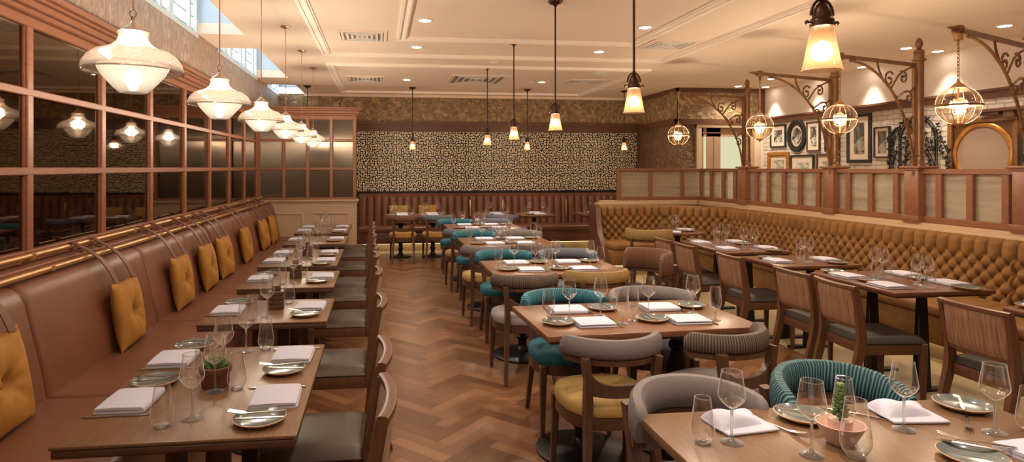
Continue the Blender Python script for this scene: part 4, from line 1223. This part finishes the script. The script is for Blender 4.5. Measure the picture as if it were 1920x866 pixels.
for i, y in enumerate((-.08, 1.28)):  # unseen pendants, added to fill the room with more light
    d = dup(d0, (-.98, y, 1.90)); tag(d, f'{ORD[i]} fill-light dome pendant behind the viewpoint, out of view', 'pendant lamp', 'dome pendants above the leather-bench tables')
    light('dome_light', 'POINT', (-.98, y, 2.03), 48, WARM2, size=.05)
def vent(x0, x1, y0, y1, lab):
    t = empty('ceiling_vent', ((x0+x1)/2, (y0+y1)/2, CZ)); w, l = (x1-x0)/2, (y1-y0)/2
    m = MB(); rect_strip(m, -w, w, -l, l, .035, -.012, 0); m.build('vent_frame', M_CEIL, t)
    m = MB(); m.box(-w+.03, w-.03, -l+.03, l-.03, -.003, -.001); m.build('vent_backing', m_plain('vent_shadow_grey', (150,122,100), .8), t)
    m = MB(); n = 4
    for q in range(n):
        f = .045+q*(min(w,l)-.06)/n
        rect_strip(m, -w+f, w-f, -l+f, l-f, .028, -.014, -.004)
    m.box(-w+.045+n*(min(w,l)-.06)/n, w-.045-n*(min(w,l)-.06)/n, -.03, .03, -.014, -.004)
    m.build('vent_louvre', WHITE_PAINT, t); tag(t, lab, 'air vent', 'square ceiling air vents')
vent(-.47,.08,6.82,7.38,'square ceiling air vent near the third dome pendant')
vent(-.55,.08,10.18,10.88,'square ceiling air vent near the reeded glass partition')
vent(1.13,2.10,9.88,10.90,'large ceiling air vent between the two downlight rows')
vent(3.15,3.76,6.85,7.42,'ceiling air vent by the moulding near the second globe lantern')
vent(3.15,3.81,10.1,10.7,'ceiling air vent near the dark papered return wall')
def disc(x, y, r, lab, cat):
    m = MB(); m.lathe([(0,-.035),(r*.5,-.033),(r*.75,-.02),(r,-.012),(r,0),(0,0)], (0,0,0), 24); o = m.build('smoke_detector', WHITE_PAINT, loc=(x,y,CZ)); tag(o, lab, cat)
disc(1.60,8.62,.08,'white smoke detector between the third and fourth bell pendants','smoke detector')
disc(3.43,9.43,.09,'flat white ceiling disc near the globe lantern by the return wall','smoke detector')
disc(2.58,10.52,.04,'small white ceiling sensor beside the rearmost downlights','sensor')

# ------------------------------------------------------------------ picture wall
def frame_thing(y0, y1, z0, z1, fw, fmat, label, pic, mat_w=.05, matc=None, depth=.03, inner=None):
    """y0 far, y1 near"""
    yc, zc = (y0+y1)/2, (z0+z1)/2; w, h = abs(y0-y1)/2, (z1-z0)/2
    t = empty('picture_frame', (XR-.001, yc, zc))
    def ring(a, b, c, d, w_, x0, x1, m):
        m.box(x0, x1, a, b, c, c+w_, .004, seg=1); m.box(x0, x1, a, b, d-w_, d, .004, seg=1); m.box(x0, x1, a, a+w_, c+w_, d-w_, .004, seg=1); m.box(x0, x1, b-w_, b, c+w_, d-w_, .004, seg=1)
    m = MB(); ring(-w, w, -h, h, fw, -depth, 0, m)
    if inner: ring(-w+fw, w-fw, -h+fw, h-fw, inner, -depth*.6, 0, m)
    m.build('frame', fmat, t); fi = fw+(inner or 0)
    m = MB(); m.box(-.012, -.002, -w+fi-.003, w-fi+.003, -h+fi-.003, h-fi+.003); m.build('mount_board', matc or MATB, t)
    m = MB(); q = fi+mat_w; m.box(-.014, -.0122, -w+q, w-q, -h+q, h-q); m.build('picture', pic, t)
    tag(t, label, 'picture', 'framed pictures on the white brick wall'); return t
MATB = m_plain('ivory_mount', (212,190,166), .7)
PBLK = m_plain('black_frame_paint', (26,24,24), .35); PGOLD = m_plain('gilt_frame', (170,116,52), .35, .6, .15, 18)
PBRN = m_wood('brown_frame', (58,38,28), (92,60,42), (6,6,6), .4)
PH1 = mat_photo('old_photograph', (48,42,38), (186,172,154), 11); PH2 = mat_photo('grey_portrait_print', (60,54,50), (150,138,124), 6); PH3 = mat_photo('pale_sketch_print', (140,130,112), (198,190,166), 14)
frame_thing(10.76,10.32,1.96,2.38,.03,PBLK,'small black frame with old photograph, beside the black oval portrait',PH1,.07)
frame_thing(9.77,9.45,1.87,2.37,.025,PBRN,'narrow dark frame with photograph just past the black oval portrait',PH1,.06)
frame_thing(9.34,9.01,1.86,2.30,.03,PBRN,'brown stepped frame half hidden behind the second globe lantern',PH2,.02,PBRN,inner=.03)
frame_thing(8.85,8.37,1.67,2.41,.05,PBLK,'tall black frame with a grey portrait, largest on the brick wall',PH2,.085)
frame_thing(8.32,8.03,1.74,2.19,.022,PBLK,'small black frame with a print of a standing white figure',PH2,.045)
frame_thing(10.84,10.23,1.20,1.88,.06,PGOLD,'gilt frame low on the wall beneath the small black frame',PH3,.05,inner=.035)
frame_thing(10.19,9.59,1.22,1.82,.035,PBLK,'wide black frame below the black oval portrait',PH3,.10)
frame_thing(9.54,9.01,1.22,1.83,.045,PBRN,'dark brown frame low behind the second lamp post',PH3,.08)
frame_thing(8.77,8.25,1.10,1.58,.045,PBLK,'black frame whose top edge peeps over the screen under the portrait',PH1,.08)
frame_thing(6.20,5.7,1.30,2.02,.04,PBLK,'black frame beyond the round gold mirror',PH3,.07)
def oval():
    t = empty('oval_portrait', (XR-.001, 10.03, 2.15)); a, b = .25, .285; n = 48
    m = MB(); m.sweep([(-.02, (a-.05)*math.cos(2*PI*i/n), (b-.05)*math.sin(2*PI*i/n)) for i in range(n)], [(-.05,-.018),(.05,-.018),(.048,.008),(.02,.022),(-.01,.012),(-.03,.018),(-.05,.006)], closed=True, up=(-1,0,0))
    m.build('frame', PBLK, t, smooth=50)
    def dsk(k, x, mat, nm):
        m = MB(); m.face(m._v([(x, k*(a-.06)*math.cos(2*PI*i/n), k*(b-.06)*math.sin(2*PI*i/n)) for i in range(n)])); lo = m._v([(x+.006, k*(a-.06)*math.cos(2*PI*i/n), k*(b-.06)*math.sin(2*PI*i/n)) for i in range(n)]); m.face(lo)
        m.build(nm, mat, t)
    dsk(1.1, -.010, MATB, 'mount_board'); dsk(.62, -.018, PH1, 'picture')
    tag(t, 'black oval frame with a small portrait', 'picture')
oval()
def mirror():
    t = empty('round_mirror', (XR-.001, 6.66, 1.76)); S = .44; R = .335; n = 64
    m = MB()
    for (a, b, c, d) in ((-S,S,S-.06,S),(-S,S,-S,-S+.06),(-S,-S+.06,-S+.06,S-.06),(S-.06,S,-S+.06,S-.06)): m.box(-.05,0,a,b,c,d,.008)
    m.build('frame', m_wood('mirror_frame_wood', (92,58,32), (132,86,46), (6,6,6), .35), t)
    m = MB(); m.sweep([(-.02, (R+.02)*math.cos(2*PI*i/n), (R+.02)*math.sin(2*PI*i/n)) for i in range(n)], [(-.03,-.012),(.03,-.012),(.022,.014),(-.01,.02),(-.03,.004)], closed=True, up=(-1,0,0)); m.build('gilt_ring', PGOLD, t, smooth=50)
    m = MB()
    for sy in (-1, 1):
        for sz in (-1, 1):
            pts = [(sy*(S-.06), sz*(S-.06))]
            arc = [((R+.03)*math.cos(q), (R+.03)*math.sin(q)) for q in [math.atan2(sz,sy)-.72+1.44*i/14 for i in range(15)]]
            arc = [(max(-S+.06, min(S-.06, y)), max(-S+.06, min(S-.06, z))) for y, z in arc]
            lo = m._v([(-.012, y, z) for y, z in pts+arc]); m.face(lo)
    m.build('corner_spandrel', m_plain('dark_gilt', (104,66,34), .4, .3), t)
    m = MB(); m.face(m._v([(-.016, R*math.cos(2*PI*i/n), R*math.sin(2*PI*i/n)) for i in range(n)])); m.face(m._v([(-.006, R*math.cos(2*PI*i/n), R*math.sin(2*PI*i/n)) for i in range(n)]))
    m.build('mirror_glass', m_plain('mirror_painted_reflection', (205,176,154), .05, .55), t)  # pale pink base colour paints in a bright reflection
    tag(t, 'round mirror in a square gold and brown wooden frame', 'mirror')
mirror()
def gate():
    t = empty('iron_garden_gate', (XR-.04, 7.55, 1.02)); IR = m_plain('wrought_iron', (34,28,24), .5, .4)
    m = MB()
    def arch(hw, z0, zs, r):
        p = [(0,-hw,z0),(0,-hw,zs)] + [(0,-hw*math.cos(a),zs+hw*1.0*math.sin(a)) for a in [PI*i/18 for i in range(1,18)]] + [(0,hw,zs),(0,hw,z0)]
        m.tube(p, r, 6)
    arch(.27,0,.95,.011); arch(.30,0,.96,.008); arch(.20,0,.62,.009); m.tube([(0,-.2,.80),(0,.2,.80)], .007, 6); m.tube([(0,-.27,.02),(0,.27,.02)], .009, 6)
    m.build('arch_frame', IR, t)
    rnd = random.Random(5)
    m = MB()
    def leaf(p, d, L):
        d = d.normalized(); m.tube([p, p+d*L*.5, p+d*L], .012, 5, scale=[.25,1,.1])
    def branch(p, d, L, r, dep):
        pts = [p]; q = p.copy(); dd = d.copy()
        for i in range(5):
            dd = (dd+Vector((0, rnd.uniform(-.35,.35), rnd.uniform(-.2,.3)))).normalized(); q = q+dd*L/5; q.y = max(-.46, min(.46, q.y)); q.z = min(q.z, 1.22-.9*max(0, abs(q.y)-.2)); pts.append(q.copy())
            if dep > 0 and i in (1,2,3,4): branch(q, (dd+Vector((0, rnd.choice((-1,1))*rnd.uniform(.5,1.2), rnd.uniform(-.1,.5)))).normalized(), L*.48, r*.7, dep-1)
            if rnd.random() < .8: leaf(q, Vector((0, rnd.uniform(-1,1), rnd.uniform(-.3,1))), .055)
        m.tube(pts, r, 5, scale=[1-.12*i for i in range(6)])
    for s in (-1, 1):
        branch(Vector((-.01, s*.30, .10)), Vector((0, s*.25, 1)), .95, .009, 2)
        branch(Vector((-.01, s*.34, .05)), Vector((0, s*.55, 1)), .75, .008, 2)
    branch(Vector((-.01, .0, .98)), Vector((0, .5, .5)), .3, .007, 1); branch(Vector((-.01, 0, .98)), Vector((0, -.5, .5)), .3, .007, 1)
    for yy in (-.10, .08): branch(Vector((-.01, yy, .05)), Vector((0, 0, 1)), .6, .006, 1)
    m.build('iron_branch', IR, t)
    tag(t, 'black wrought iron arched gate with leafy branches on white brick', 'wall ornament')
gate()
m = MB(); m.box(-.12, 0, -.42, .42, -.02, .02, .005); m.box(-.10, 0, -.02, .10, -.10, -.02, .005); m.box(-.09, 0, .16, .42, -.055, -.02, .004)
o = m.build('wall_shelf', W_TRIM, loc=(XR-.001, 6.24, 2.27)); tag(o, 'short dark wooden shelf on brackets above the round mirror', 'shelf')
# ------------------------------------------------------------------ tables along the leather bench
LB = [(-1.0,-.262,2.03,3.06,'front'),(-.99,-.29,3.52,4.12,'second'),(-1.0,-.325,4.52,5.23,'third'),(-1.045,-.37,5.50,6.60,'fourth'),(-1.07,-.385,7.06,7.88,'fifth'),(-1.10,-.41,8.22,9.50,'rearmost')]
for x0, x1, y0, y1, nm in LB:
    bench_table(x0, x1, y0, y1, f'{nm} table beside the brown leather bench' if nm != 'front' else 'front table beside the brown leather bench, potted succulent on it')
    n = 2 if y1-y0 > .95 else 1
    for i in range(n):
        pos = ('near ' if i == 0 else 'far ') if n == 2 else ''
        if n == 2: ya, yb = (y0+.32+.52*i if nm == 'front' else y0+.28+.54*i), (y0+.35+.5*i if nm == 'front' else y0+.30+.52*i)
        else: ya = (y0+y1)/2+.05; yb = (y0+y1)/2
        setting(x1-.118, ya, PI/2, f'{pos}aisle seat of {nm} leather-bench table', (.11,.24), (.14,.155))
        setting(x0+.105, yb, -PI/2, f'{pos}bench seat of {nm} leather-bench table', (.17,.255), (.22,.185))
    if nm == 'front': inst('pot', make_pot, (-.635,2.53,TZ), 0, 'terracotta pot of spiky succulent on the front leather-bench table', 'potted plant')
    elif nm in ('second','third','fourth'): inst('caddy', make_caddy, ((x0+x1)/2+.02,(y0+y1)/2+.06,TZ), .1, f'small slatted wooden caddy on {nm} leather-bench table', 'caddy', 'slatted wooden caddies on the leather-bench tables')
bench_table(-1.0,-.3,.95,1.62,'leather-bench table closest to the camera, only a glass rim showing')
inst('tumbler', make_tumbler, (-.735,1.545,TZ), 0, 'water glass whose rim alone shows below the front leather-bench table', 'water glass', KINDS['tumbler'][2])
ch0 = make_dining_chair(LEATHER_K, FAB_BEIGE); first = True
for x, y, lab in ((-.285,2.20,'beige-backed dining chair at the near aisle side of the front leather-bench table'),(-.29,2.74,'beige-backed dining chair at the far aisle side of the front leather-bench table'),
               (-.30,3.76,'beige-backed dining chair at the second leather-bench table'),(-.32,4.84,'beige-backed dining chair at the third leather-bench table'),
               (-.34,5.74,'beige-backed dining chair at the near aisle side of fourth leather-bench table'),(-.35,6.31,'beige-backed dining chair at the far aisle side of fourth leather-bench table'),
               (-.38,7.42,'beige-backed dining chair at the fifth leather-bench table'),(-.40,8.46,'beige-backed dining chair at near aisle side of rearmost leather-bench table'),(-.41,9.05,'beige-backed dining chair at far aisle side of rearmost leather-bench table')):
    c = ch0 if first else dup(ch0); first = False
    c.location = (x+.02, y, 0); c.rotation_euler = (0,0,PI/2+random.uniform(-.02,.02)); tag(c, lab, 'chair', 'beige-backed dining chairs along the aisle')

# ------------------------------------------------------------------ tables along the banquette
RB = [(3.76,4.5,2.45,3.36,'front'),(3.47,4.24,3.83,4.68,'second'),(3.43,4.18,4.97,5.60,'third'),(3.45,4.15,5.86,6.86,'fourth')]
for x0, x1, y0, y1, nm in RB:
    banquette_table(x0, x1, y0, y1, {'front':'front dark table beside the ochre banquette, cut by the photo edge','second':'second dark table beside the ochre banquette, two chairs drawn up','third':'third dark table beside the ochre banquette, one chair drawn up','fourth':'fourth dark table beside the ochre banquette, two chairs drawn up'}[nm])
    n = 2 if y1-y0 > .8 else 1
    for i in range(n):
        pos = ('near ' if i == 0 else 'far ') if n == 2 else ''
        y = (y0+.22+(y1-y0-.46)*i) if n == 2 else (y0+y1)/2-.05
        setting(x0+.13, y, -PI/2, f'{pos}chair side of {nm} banquette table', (.06,.27), (.12,.22), cutlery=(n == 2 and i == 0) or n == 1, plate=(-.2,.04))
        setting(x1-.12, y+.03, PI/2, f'{pos}wall side of {nm} banquette table', (-.02,.26), (.05,.21), cutlery=(i == 0), plate=(-.2,.04))
t = empty('dining_table', (3.95,7.92,0), .3)
m = MB(); m.prism([(.36*math.cos(a)*1.0, .36*math.sin(a)) for a in [2*PI*i/8+PI/8 for i in range(8)]], .722, .75, bev=.006); m.build('tabletop', W_TABLE_D, t)
turned_pedestal(t, 0, 0, .24); tag(t, 'dark octagonal table in the corner of the ochre banquette', 'table')
setting(3.78,7.72,-.45,'chair side of octagonal corner table',(.02,.17),(-.12,.2),cutlery=False,plate=(-.13,.12)); setting(4.12,8.02,PI-.9,'banquette side of octagonal corner table',(.06,.14),(.12,.10),cutlery=False,plate=(-.1,.15))
rc0 = make_dining_chair(LEATHER_X, FAB_WOVEN); first = True
for x, y, rz, lab in ((3.66,3.19,-PI/2+.0,'woven-backed dining chair at the front banquette table'),(3.41,3.95,-PI/2-.08,'woven-backed dining chair at the near side of second banquette table'),
                   (3.42,4.44,-PI/2,'woven-backed dining chair at the far side of second banquette table'),(3.41,5.28,-PI/2-.03,'woven-backed dining chair at the third banquette table'),
                   (3.39,6.08,-PI/2,'woven-backed dining chair at the near side of fourth banquette table'),(3.39,6.56,-PI/2,'woven-backed dining chair at the far side of fourth banquette table')):
    c = rc0 if first else dup(rc0); first = False
    c.location = (x, y, 0); c.rotation_euler = (0,0,rz); tag(c, lab, 'chair', 'woven-backed dining chairs facing the banquette')

# ------------------------------------------------------------------ centre tables
TA = (.82,2.03,3.08,3.79); TB = (.90,2.02,4.84,5.62); TC = (.93,1.95,6.62,7.50); TD = (.95,2.0,8.42,9.32)
for (x0,x1,y0,y1), nm, rz in ((TA,'second',.045),(TB,'third',.0),(TC,'fourth',0.0),(TD,'rearmost',0.0)):
    centre_table(x0, x1, y0, y1, f'{nm} of the centre tables, chairs with coloured seats around it', rz)
    cx = (x0+x1)/2; w = x1-x0
    wk = 'goblet'
    for i, (fx, side) in enumerate(((x0+.335,'left'),(x1-.34,'right'))):
        setting(fx, y0+.19, 0, f'near {side} seat of {nm} centre table', (.09 if i == 0 else .13,.17), (.155,-.005), wk, side=True, plate=(-.19,.035), cutlery=True)
    for i, (fx, side) in enumerate(((x0+.29,'left'),(x1-.36,'right'))):
        setting(fx, y1-.20, PI, f'far {side} seat of {nm} centre table', (.05 if i == 0 else .14,.165), (.2 if i == 0 else .27,.27), wk, side=True, plate=(-.215,-.01))
# big table in front
centre_table(.88,2.17,1.16,2.06,'big table in front, pink planter standing on it',-.0,W_TABLE,cols=2)
BT = 'of the big table in front'
o = (1.175,1.925,PI); D = f'far left seat {BT}'
put('loose_napkin',0,0,.12,o,f'puffed white napkin at {D}'); put('plate',-.245,-.03,0,o,f'grey side plate at {D}'); put('butter',-.235,-.02,.7,o,f'small knife lying across the plate at {D}',.0195)
put('fork',-.115,.03,.45,o,f'steel fork beside the napkin at {D}'); put('wine',.095,.115,0,o,f'stemmed wine glass at {D}'); put('tumbler',.185,.105,0,o,f'water glass at {D}')
o = (1.79,1.93,PI); D = f'far right seat {BT}'
put('loose_napkin',0,-.0,-.1,o,f'puffed white napkin at {D}'); put('plate',-.255,-.04,0,o,f'grey side plate at {D}'); put('butter',-.24,-.03,-.7,o,f'small knife lying across the plate at {D}',.0195)
put('fork',-.15,.08,-.75,o,f'steel fork beside the napkin at {D}'); put('knife',.16,-.03,.9,o,f'steel dinner knife beside the napkin at {D}')
put('wine',.103,.10,0,o,f'stemmed wine glass at {D}'); put('tumbler',.235,.0,0,o,f'water glass at {D}')
o = (1.945,1.60,0); D = f'near right seat {BT}'
put('napkin',0,0,.05,o,f'folded white napkin at {D}'); put('plate',-.235,.015,0,o,f'grey side plate at {D}'); put('butter',-.2,.06,.9,o,f'small knife lying across the plate at {D}',.0195)
put('fork',-.165,.07,.95,o,f'steel fork crossing the plate at {D}',.022); put('wine',.01,.172,0,o,f'stemmed wine glass at {D}'); put('tumbler',.135,.17,0,o,f'water glass at {D}')
o = (1.16,1.50,0); D = f'near left seat {BT}'
put('napkin',0,0,0,o,f'folded white napkin at {D}'); put('wine',.106,.20,0,o,f'stemmed wine glass at {D}'); big = put('tumbler',.227,.174,0,o,f'wide water glass in front of the pink planter'); big.scale = (1.18,1.18,1.2)
pb = make_pink_bowl(); pb.location = (1.41,1.765,TZ); tag(pb, 'pink clay planter bowl with small green succulent sprig', 'potted plant')

tubs = {}
def tub(x, y, rz, seat, back, label, wood=None, **kw):
    key = (seat.name, back.name, tuple(sorted(kw.items())), wood.name if wood else '')
    if key not in tubs: c = make_tub_chair(seat, back, wood=wood, **kw); tubs[key] = c
    else: c = dup(tubs[key])
    c.location = (x, y, 0); c.rotation_euler = (0,0,rz); tag(c, label, 'chair', 'curved-back chairs in the middle of the room'); return c
tub(1.115,2.04,PI+.04,FAB_SLATE,FAB_GREY,'curved grey-backed chair at far left of the big front table',wrap=82,rx=.232,ry=.255,drop=.03,crest_h=.12,zc=.675)
tub(1.72,2.12,PI-.03,FAB_TEAL,PL_TEALSEA,'curved chair with sea-green striped back at the big front table',wrap=88,rx=.232,ry=.265,drop=.05,crest_h=.12,zc=.68)
tub(1.12,3.03,.02,FAB_YELL,FAB_GREY,'curved chair with yellow seat and plain grey back at second centre table',wrap=66)
tub(1.70,3.05,.34,FAB_LILAC,PL_DARK,'curved chair with grey seat and dark pleated back at second centre table',wrap=70)
tub(1.16,3.80,PI,FAB_TEAL,PL_TEAL,'teal chair with pleated back on the far side of second centre table',wrap=80)
tub(1.74,3.82,PI-.05,FAB_SLATE,FAB_GREY,'plain grey-backed chair on the far side of second centre table',wrap=90)
tub(1.10,4.76,.0,FAB_LILAC,PL_DARK,'curved chair with lilac-grey seat and dark pleated back at third centre table',wrap=70)
tub(1.70,4.84,.05,FAB_OLIVE,FAB_OLIVE,'olive-backed curved chair on the near side of third centre table',wrap=76)
tub(1.17,5.80,PI,FAB_TEAL,PL_TEAL,'teal chair with pleated back on the far side of third centre table',wrap=80)
tub(1.80,5.82,PI-.06,FAB_SLATE,FAB_SLATE,'slate-backed chair on the far side of third centre table',wrap=90)
tub(2.40,5.50,PI/2+.25,LEATHER_X,PL_BROWN,'brown pleated tub chair at the end of third centre table',crest_h=.2,zc=.62,wrap=85)
tub(1.10,6.50,.0,FAB_YELL,FAB_GREY,'curved chair with yellow seat and grey back at fourth centre table',wrap=70)
tub(1.68,6.50,.05,FAB_LILAC,PL_DARK,'dark pleated chair on the near side of fourth centre table',wrap=76)
tub(1.17,7.66,PI,FAB_TEAL,PL_TEAL,'teal chair with pleated back on the far side of fourth centre table',wrap=80)
tub(1.75,7.68,PI,FAB_SLATE,FAB_GREY,'grey-backed chair on the far side of fourth centre table',wrap=85)
tub(1.10,8.26,.0,FAB_OLIVE,FAB_SLATE,'curved chair with olive seat and slate back at rearmost centre table',wrap=72)
tub(1.70,8.28,.0,FAB_LILAC,FAB_SLATE,'slate-backed chair with lilac seat at rearmost centre table',wrap=76)
tub(1.15,9.50,PI,FAB_TEAL,PL_TEAL,'teal chair with pleated back on the far side of rearmost centre table',wrap=80)
tub(1.76,9.50,PI,FAB_SLATE,FAB_SLATE,'slate chair on the far side of rearmost centre table',wrap=80)
tub(3.36,7.50,-.55,FAB_OLIVE,FAB_OLIVE,'olive tub chair at the octagonal corner table',wrap=92,crest_h=.13)
# rear tables at the channelled bench
for x0, x1, lab, nm in ((.10,1.22,'wide dark table at the rear bench beside the reeded partition','wide rear-bench'),(1.79,2.36,'small dark rear-bench table with a slate chair before it','small rear-bench'),
                    (2.50,3.14,'dark rear-bench table between slate chair and ochre banquette','third rear-bench'),(3.66,4.30,'dark rear-bench table half hidden by the ochre banquette','corner rear-bench')):
    t = empty('dining_table', ((x0+x1)/2, 11.22, 0)); w = x1-x0
    table_top(t, w, .70, W_TABLE_D, W_EDGE, .03)
    if w > 1: turned_pedestal(t, -.29, 0, .2); turned_pedestal(t, .29, 0, .2)
    else: turned_pedestal(t, 0, 0, .2)
    tag(t, lab, 'table', 'dark tables along the rear bench')
    for i, x in enumerate((x0+.30, x1-.28) if w > 1 else ((x0+x1)/2+.05,)):
        pos = ('left ' if i == 0 else 'right ') if w > 1 else ''
        setting(x, 11.03, 0, f'near {pos}seat of {nm} table', (.10,.17), (.17,.1), cutlery=False, plate=(-.17,.04))
        setting(x, 11.42, PI, f'wall {pos}seat of {nm} table', (.12,.15), (.18,.08), cutlery=False, plate=(-.17,.02))
tub(.39,10.66,.0,FAB_GOLD,PL_BROWN,'gold-seated dark wooden chair before wide rear table, beside the aisle',wood=W_DARK,wrap=76)
tub(.95,10.66,.0,FAB_GOLD,FAB_SLATE,'gold-seated dark wooden chair with slate back before wide rear table',wood=W_DARK,wrap=76)
tub(2.10,10.60,.0,FAB_SLATE,FAB_SLATE,'slate-backed chair before the small rear-bench table',wood=W_DARK,wrap=76)
CUSHR = m_velvet('olive_cushion_velvet', (120,88,34), (158,120,54))
for i, (x, lab) in enumerate(((.37,'square olive cushion behind the wide rear table, aisle end'),(.95,'square olive cushion behind the wide rear table, inner end'))):
    m = MB()
    def cf(sg):
        def f(u, v):
            X, Z = 2*u-1, 2*v-1; e = max(0,(1-abs(X)**3))*max(0,(1-abs(Z)**3)); return (X*.19, sg*.06*e**.45, Z*.19)
        return f
    m.grid(cf(1),14,14); m.grid(cf(-1),14,14); bmesh.ops.remove_doubles(m.bm, verts=m.bm.verts, dist=.0006)
    c = m.build('square_cushion', CUSHR, smooth=80, loc=(x, 12.36, .665)); c.rotation_euler = (-.12,0,0); tag(c, lab, 'cushion', 'olive cushions on the rear bench')

# ------------------------------------------------------------------ light, sky, camera
w = bpy.data.worlds.new('World'); SC.world = w; w.use_nodes = True
bg = w.node_tree.nodes['Background']; bg.inputs[0].default_value = (.78,.90,1.0,1); bg.inputs[1].default_value = 4.5
cam = bpy.data.cameras.new('camera'); co = bpy.data.objects.new('camera', cam); COL.objects.link(co)
F = 1170.0; CX, CY = 857.0, 314.0
cam.sensor_fit = 'HORIZONTAL'; cam.sensor_width = 36.0; cam.lens = F/1920*36.0
cam.shift_x = (960-CX)/1920; cam.shift_y = -(433-CY)/1920
cam.clip_start = .02; cam.clip_end = 100
co.location = (0,0,1.6); co.rotation_euler = (PI/2, 0, -math.atan((CX-712)/F))
SC.camera = co
SC.view_settings.view_transform = 'Standard'; SC.view_settings.look = 'None'; SC.view_settings.gamma = 1.0
SC.view_settings.exposure = EXPO; SC.view_settings.use_curve_mapping = False
c = SC.cycles
c.max_bounces = 10; c.diffuse_bounces = 5; c.glossy_bounces = 5; c.transmission_bounces = 8; c.transparent_max_bounces = 32
c.sample_clamp_indirect = 6.0; c.caustics_reflective = False; c.caustics_refractive = False; c.blur_glossy = 0.5
c.use_denoising = True
